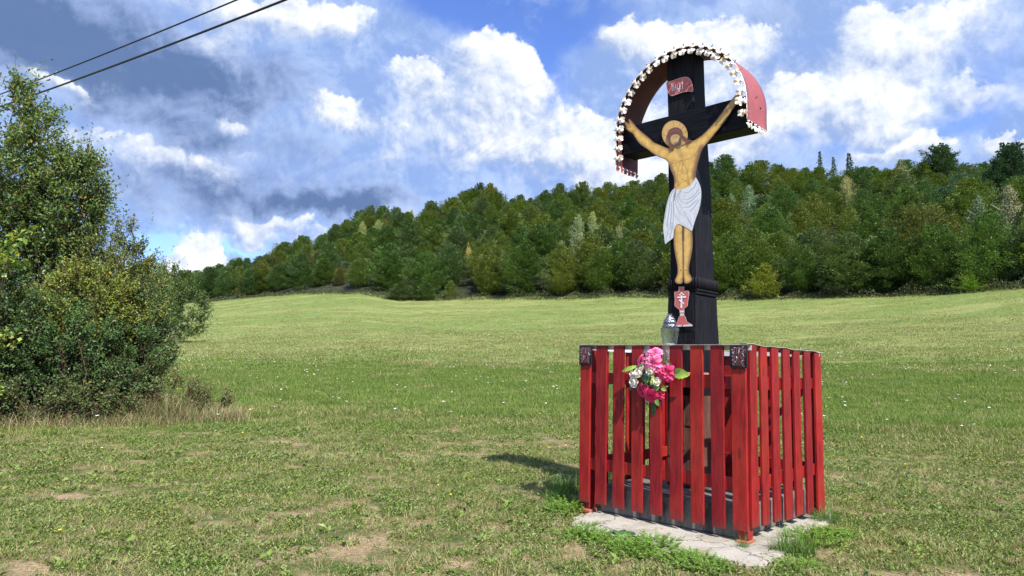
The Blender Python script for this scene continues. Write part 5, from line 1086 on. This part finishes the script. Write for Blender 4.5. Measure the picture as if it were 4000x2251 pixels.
# white and yellow meadow flowers
def flowerhead(k, col, hgt, rad):
    r = np.random.RandomState(k); mb = MB(); mb.tube([(0, 0, 0), (.01, 0, hgt * .6), (.015, 0, hgt)], .0018, 3, 0)
    for i in range(7):
        a = i * 2 * PI / 6; q = rad * .62 if i < 6 else 0; c_ = Vector((.015 + q * math.cos(a), q * math.sin(a), hgt + r.uniform(-.003, .006)))
        mb.add([c_ + Vector((rad * .42 * math.cos(b * 2 * PI / 6), rad * .42 * math.sin(b * 2 * PI / 6), 0)) for b in range(6)] + [c_ + Vector((0, 0, .008))], [(b, (b + 1) % 6, 6) for b in range(6)], 1)
    return mb.mesh('meadow_flower', [m_weed, col])
m_wf = plain('white_petals', (.80, .80, .76), .7); m_yf = plain('yellow_petals', (.75, .52, .03), .6)
shapes += [flowerhead(1, m_wf, .16, .026), flowerhead(2, m_yf, .10, .014)]
for k, me in enumerate(shapes): hide(me, k)
def in_fence(x, y):
    dx, dy = x - CF.x, y - CF.y; u = dx * XA.x + dy * XA.y; v = dx * YA.x + dy * YA.y
    return u, v
ek = np.array([(p[0], p[1]) for p in ep])
def scatter(name, specs, label=None):
    X_, R_, S_, I_ = [], [], [], []
    for (n, d0, d1, idxs, s0, s1, am, pw) in specs:
        d = np.sqrt(rs.uniform(d0 ** 2, d1 ** 2, n)) if pw is None else d0 + (d1 - d0) * rs.rand(n) ** pw
        a = rs.uniform(-am, am, n); x = d * np.sin(a); y = d * np.cos(a); u, v = in_fence(x, y); ok = ~inside(np.stack([u, v], 1), ek)
        if d1 < 20 and 4 not in idxs: bare = np.array([mnoise.noise(Vector((a_ * .9, b_ * .9, 3.3))) + .6 * mnoise.noise(Vector((a_ * 3.1, b_ * 3.1, 7.7))) for a_, b_ in zip(x, y)]); bare = bare + 1.2 * np.exp(-(((x + 8.2) / 3.2) ** 2 + ((y - 12.6) / 1.8) ** 2)) + .22 * (d < 5.6) ; ok &= (bare < .31) | (rs.rand(n) < .22)
        x, y, d = x[ok], y[ok], d[ok]; n = len(x); X_.append(np.stack([x, y, ground_z(x, y)], 1)); R_.append(np.stack([rs.normal(size=n) * .08, rs.normal(size=n) * .08, rs.rand(n) * 6.28], 1)); S_.append(rs.uniform(s0, s1, n)); I_.append(rs.choice(idxs, n))
    X_, R_, S_, I_ = map(np.concatenate, (X_, R_, S_, I_)); me = bpy.data.meshes.new(name); me.vertices.add(len(X_)); me.vertices.foreach_set('co', X_.astype(np.float32).ravel())
    at = me.attributes.new('rot', 'FLOAT_VECTOR', 'POINT'); at.data.foreach_set('vector', R_.astype(np.float32).ravel()); at = me.attributes.new('siz', 'FLOAT', 'POINT'); at.data.foreach_set('value', S_.astype(np.float32)); at = me.attributes.new('pick', 'INT', 'POINT'); at.data.foreach_set('value', I_.astype(np.int32))
    o = link(name, me); o['kind'] = 'stuff'
    g = bpy.data.node_groups.new(name, 'GeometryNodeTree'); g.interface.new_socket('Geometry', in_out='INPUT', socket_type='NodeSocketGeometry'); g.interface.new_socket('Geometry', in_out='OUTPUT', socket_type='NodeSocketGeometry')
    gi = g.nodes.new('NodeGroupInput'); go_ = g.nodes.new('NodeGroupOutput'); ci = g.nodes.new('GeometryNodeCollectionInfo'); ci.inputs['Collection'].default_value = hid; ci.inputs['Separate Children'].default_value = True; ci.inputs['Reset Children'].default_value = True
    ip = g.nodes.new('GeometryNodeInstanceOnPoints'); ip.inputs['Pick Instance'].default_value = True
    def na(nm, ty): q = g.nodes.new('GeometryNodeInputNamedAttribute'); q.data_type = ty; q.inputs['Name'].default_value = nm; return q.outputs[0]
    L = g.links; L.new(gi.outputs[0], ip.inputs['Points']); L.new(ci.outputs[0], ip.inputs['Instance']); L.new(na('pick', 'INT'), ip.inputs['Instance Index']); L.new(na('rot', 'FLOAT_VECTOR'), ip.inputs['Rotation']); L.new(na('siz', 'FLOAT'), ip.inputs['Scale']); L.new(ip.outputs[0], go_.inputs[0])
    md = o.modifiers.new('scatter', 'NODES'); md.node_group = g; return o
scatter('meadow_grass', [(11000, 3.6, 9, [0, 0, 1, 1, 2, 2, 6, 6], .8, 1.3, .85, None), (11000, 9, 16, [0, 1, 2, 2, 6], 1.1, 1.8, .8, None), (1100, 3.6, 12, [3], .7, 1.3, .85, None), (1300, 3.6, 10, [4, 5], .6, 1.4, .85, None), (900, 8, 18, [5, 4], .9, 1.5, .8, None),
    (11000, 13, 34, [7, 8], .7, 1.2, .78, None), (14000, 30, 185, [9], .8, 1.5, .75, 1.1), (7000, 30, 62, [9, 8], .7, 1.2, .75, None), (5000, 15, 30, [7], .9, 1.5, .78, None)])
scatter('meadow_flowers', [(1500, 14, 70, [10], .7, 1.3, .75, None), (900, 70, 150, [10], 1.2, 2.0, .75, None), (700, 10, 60, [11], .8, 1.4, .75, None), (14, 4.5, 10, [11], .7, 1.0, .7, None)])

# ---------------------------------------------------------------- plants round the concrete
def cleavers(seed, n, rad, hgt):
    r = np.random.RandomState(seed); mb = MB(); Ps, Ts, Ns, Ls = [], [], [], []
    for i in range(n):
        a = r.rand() * 6.28; q = rad * math.sqrt(r.rand()); b = np.array([q * math.cos(a), q * math.sin(a), 0]); H_ = hgt * r.uniform(.45, 1.15) * (1.15 - q / rad * .6); tip = b + np.array([r.normal() * .05 + b[0] * .3, r.normal() * .05 + b[1] * .3, H_])
        mb.tube([b, (b + tip) / 2 + np.array([0, 0, .02]), tip], [.0018, .0015, .001], 3, cap=False)
        nw = int(3 + H_ / .028)
        for k in range(nw):
            c_ = b + (tip - b) * (.15 + .85 * (k + 1) / nw); m_ = 7; aa_ = np.arange(m_) * 2 * PI / m_ + r.rand(); Ps.append(np.tile(c_, (m_, 1))); Ts.append(np.stack([np.cos(aa_), np.sin(aa_), r.uniform(.1, .6, m_)], 1)); Ns.append(np.tile([0, 0, 1.], (m_, 1)) + r.normal(size=(m_, 3)) * .3); Ls.append(.022 * r.uniform(.7, 1.3, m_) * (1 if k < nw - 1 else .7))
    P, T_, N_, L_ = map(np.concatenate, (Ps, Ts, Ns, Ls)); V, F = leaf_quads(P, T_, N_, L_, L_ * .36, r, .05)
    return quads_mesh('leaves', V, F, m_cleaver, {'tone': r.rand(len(P))}), mb.mesh('stems', m_cstem)
m_cleaver = leaf_mat('cleavers_leaf', .3, .5, (.25, .30, .05), .03, False, (.19, .34, .05), .4); m_cstem = plain('green_stem', (.14, .22, .06), .6)
cl = [cleavers(i, 95, .20, .125) for i in range(3)]
z5p = lambda x, y: gz(*z5(x, y), -.03)
plants = [(-40, 720, 1.15, 'at the far left corner of the concrete'), (90, 940, .95, 'in front of the left end of the concrete'), (320, 985, .95, 'just left of the broad dark leaves'), (560, 1090, 1.05, 'in front of the broad dark leaves'), (770, 1040, 1.1, 'at the middle of the concrete front, right of the broad leaves'),
          (1080, 1180, 1.0, 'along the near concrete front, left of the corner'), (1270, 1230, .9, 'nearest to the cracked concrete corner'), (2290, 1000, 1.1, 'at the right end of the concrete'), (2480, 960, .95, 'outermost at the right of the concrete'), (2150, 1270, .8, 'in the grass at the lower right of the concrete'), (190, 860, .6, 'small, on the left part of the concrete edge')]
for i, (x, y, s, lab) in enumerate(plants):
    q = z5p(x, y + (26 if y > 850 and x < 2000 else 0)); s *= .78; root = empty('cleavers_plant', q, i * 1.3, 'bright green cleavers plant ' + lab, 'plant', 'cleavers plants round the concrete footing', s); link('leaves', cl[i % 3][0], root); link('stems', cl[i % 3][1], root)
# broad-leaved dock beside the concrete
q = z5p(470, 985); root = empty('dock_plant', q, 0, 'low dock plant with broad dark green leaves in front of the concrete', 'plant')
m_dock = plain('dock_leaf', (.035, .10, .035), .4, 0, .35, 25)
for k, (a, L, el_) in enumerate(((2.9, .15, .35), (3.6, .17, .15), (.2, .18, .3), (-.4, .14, .2), (1.6, .13, .6), (4.6, .12, .2))):
    A = Vector((0, 0, .01)); D_ = Vector((math.cos(a) * math.cos(el_), math.sin(a) * math.cos(el_), math.sin(el_))); s = Vector((-math.sin(a), math.cos(a), 0)); vs = []; n = 9
    for i in range(n + 1):
        u = i / n; ww = L * .42 * math.sin(PI * min(1, .08 + u * .9)) ** .7; c_ = A + D_ * (L * (.15 + u)) + Vector((0, 0, -.45 * L * u * u)); vs += [c_ + s * ww * (1 + .08 * (i % 2)) + Vector((0, 0, .25 * ww)), c_, c_ - s * ww * (1 + .08 * (i % 2)) + Vector((0, 0, .25 * ww))]
    mb = MB(); mb.add(vs, [(i * 3 + j, i * 3 + j + 1, (i + 1) * 3 + j + 1, (i + 1) * 3 + j) for i in range(n) for j in (0, 1)], sm=True); mb.tube([A, A + D_ * L * .2], .003, 4); mb.build('leaf', m_dock, root)
# grass clumps by the concrete
m_lush = leaf_mat('lush_grass', .3, .5, (.30, .27, .10), .08, False, (.095, .20, .035), .45)
gt = [tuft(60, 320, .13, .08, .24, .005, .2, .9, m_lush), tuft(61, 130, .06, .10, .28, .004, .2, 1.0, m_lush)]
for i, (x, y, s, k, lab) in enumerate([(2120, 1130, 1.05, 0, 'thick clump of dark green grass at the right of the near concrete corner'), (2400, 830, .9, 0, 'tall grass clump behind the right end of the concrete'), (1620, 1090, .55, 1, 'small grass tuft growing from the crack at the near concrete corner'), (-60, 560, 1.25, 0, 'shaded tall grass clump beside the far left slat'), (1900, 1105, .45, 1, 'thin grass tuft at the right face of the concrete'), (2010, 990, .40, 1, 'wispy dry grass on the right concrete edge'), (-130, 640, .9, 0, 'grass clump left of the enclosure, in its shadow')]):
    o = link('grass_clump', gt[k], None, z5p(x, y), (0, 0, i), (s, s, s)); tag(o, lab, 'grass', 'grass clumps by the concrete')

# trees that would share a label are told apart by their order from left to right
from collections import defaultdict
dd_ = defaultdict(list)
for o in S.objects:
    if o.parent is None and o.get('category') == 'tree': dd_[o['label']].append(o)
for lab, os_ in dd_.items():
    if len(os_) > 1:
        os_.sort(key=lambda o: math.atan2(o.location.x, o.location.y))
        for k, o in enumerate(os_): o['label'] = lab + (', left one', ', right one')[k] if len(os_) == 2 else lab + (', left one', ', middle one', ', right one')[min(k, 2)]
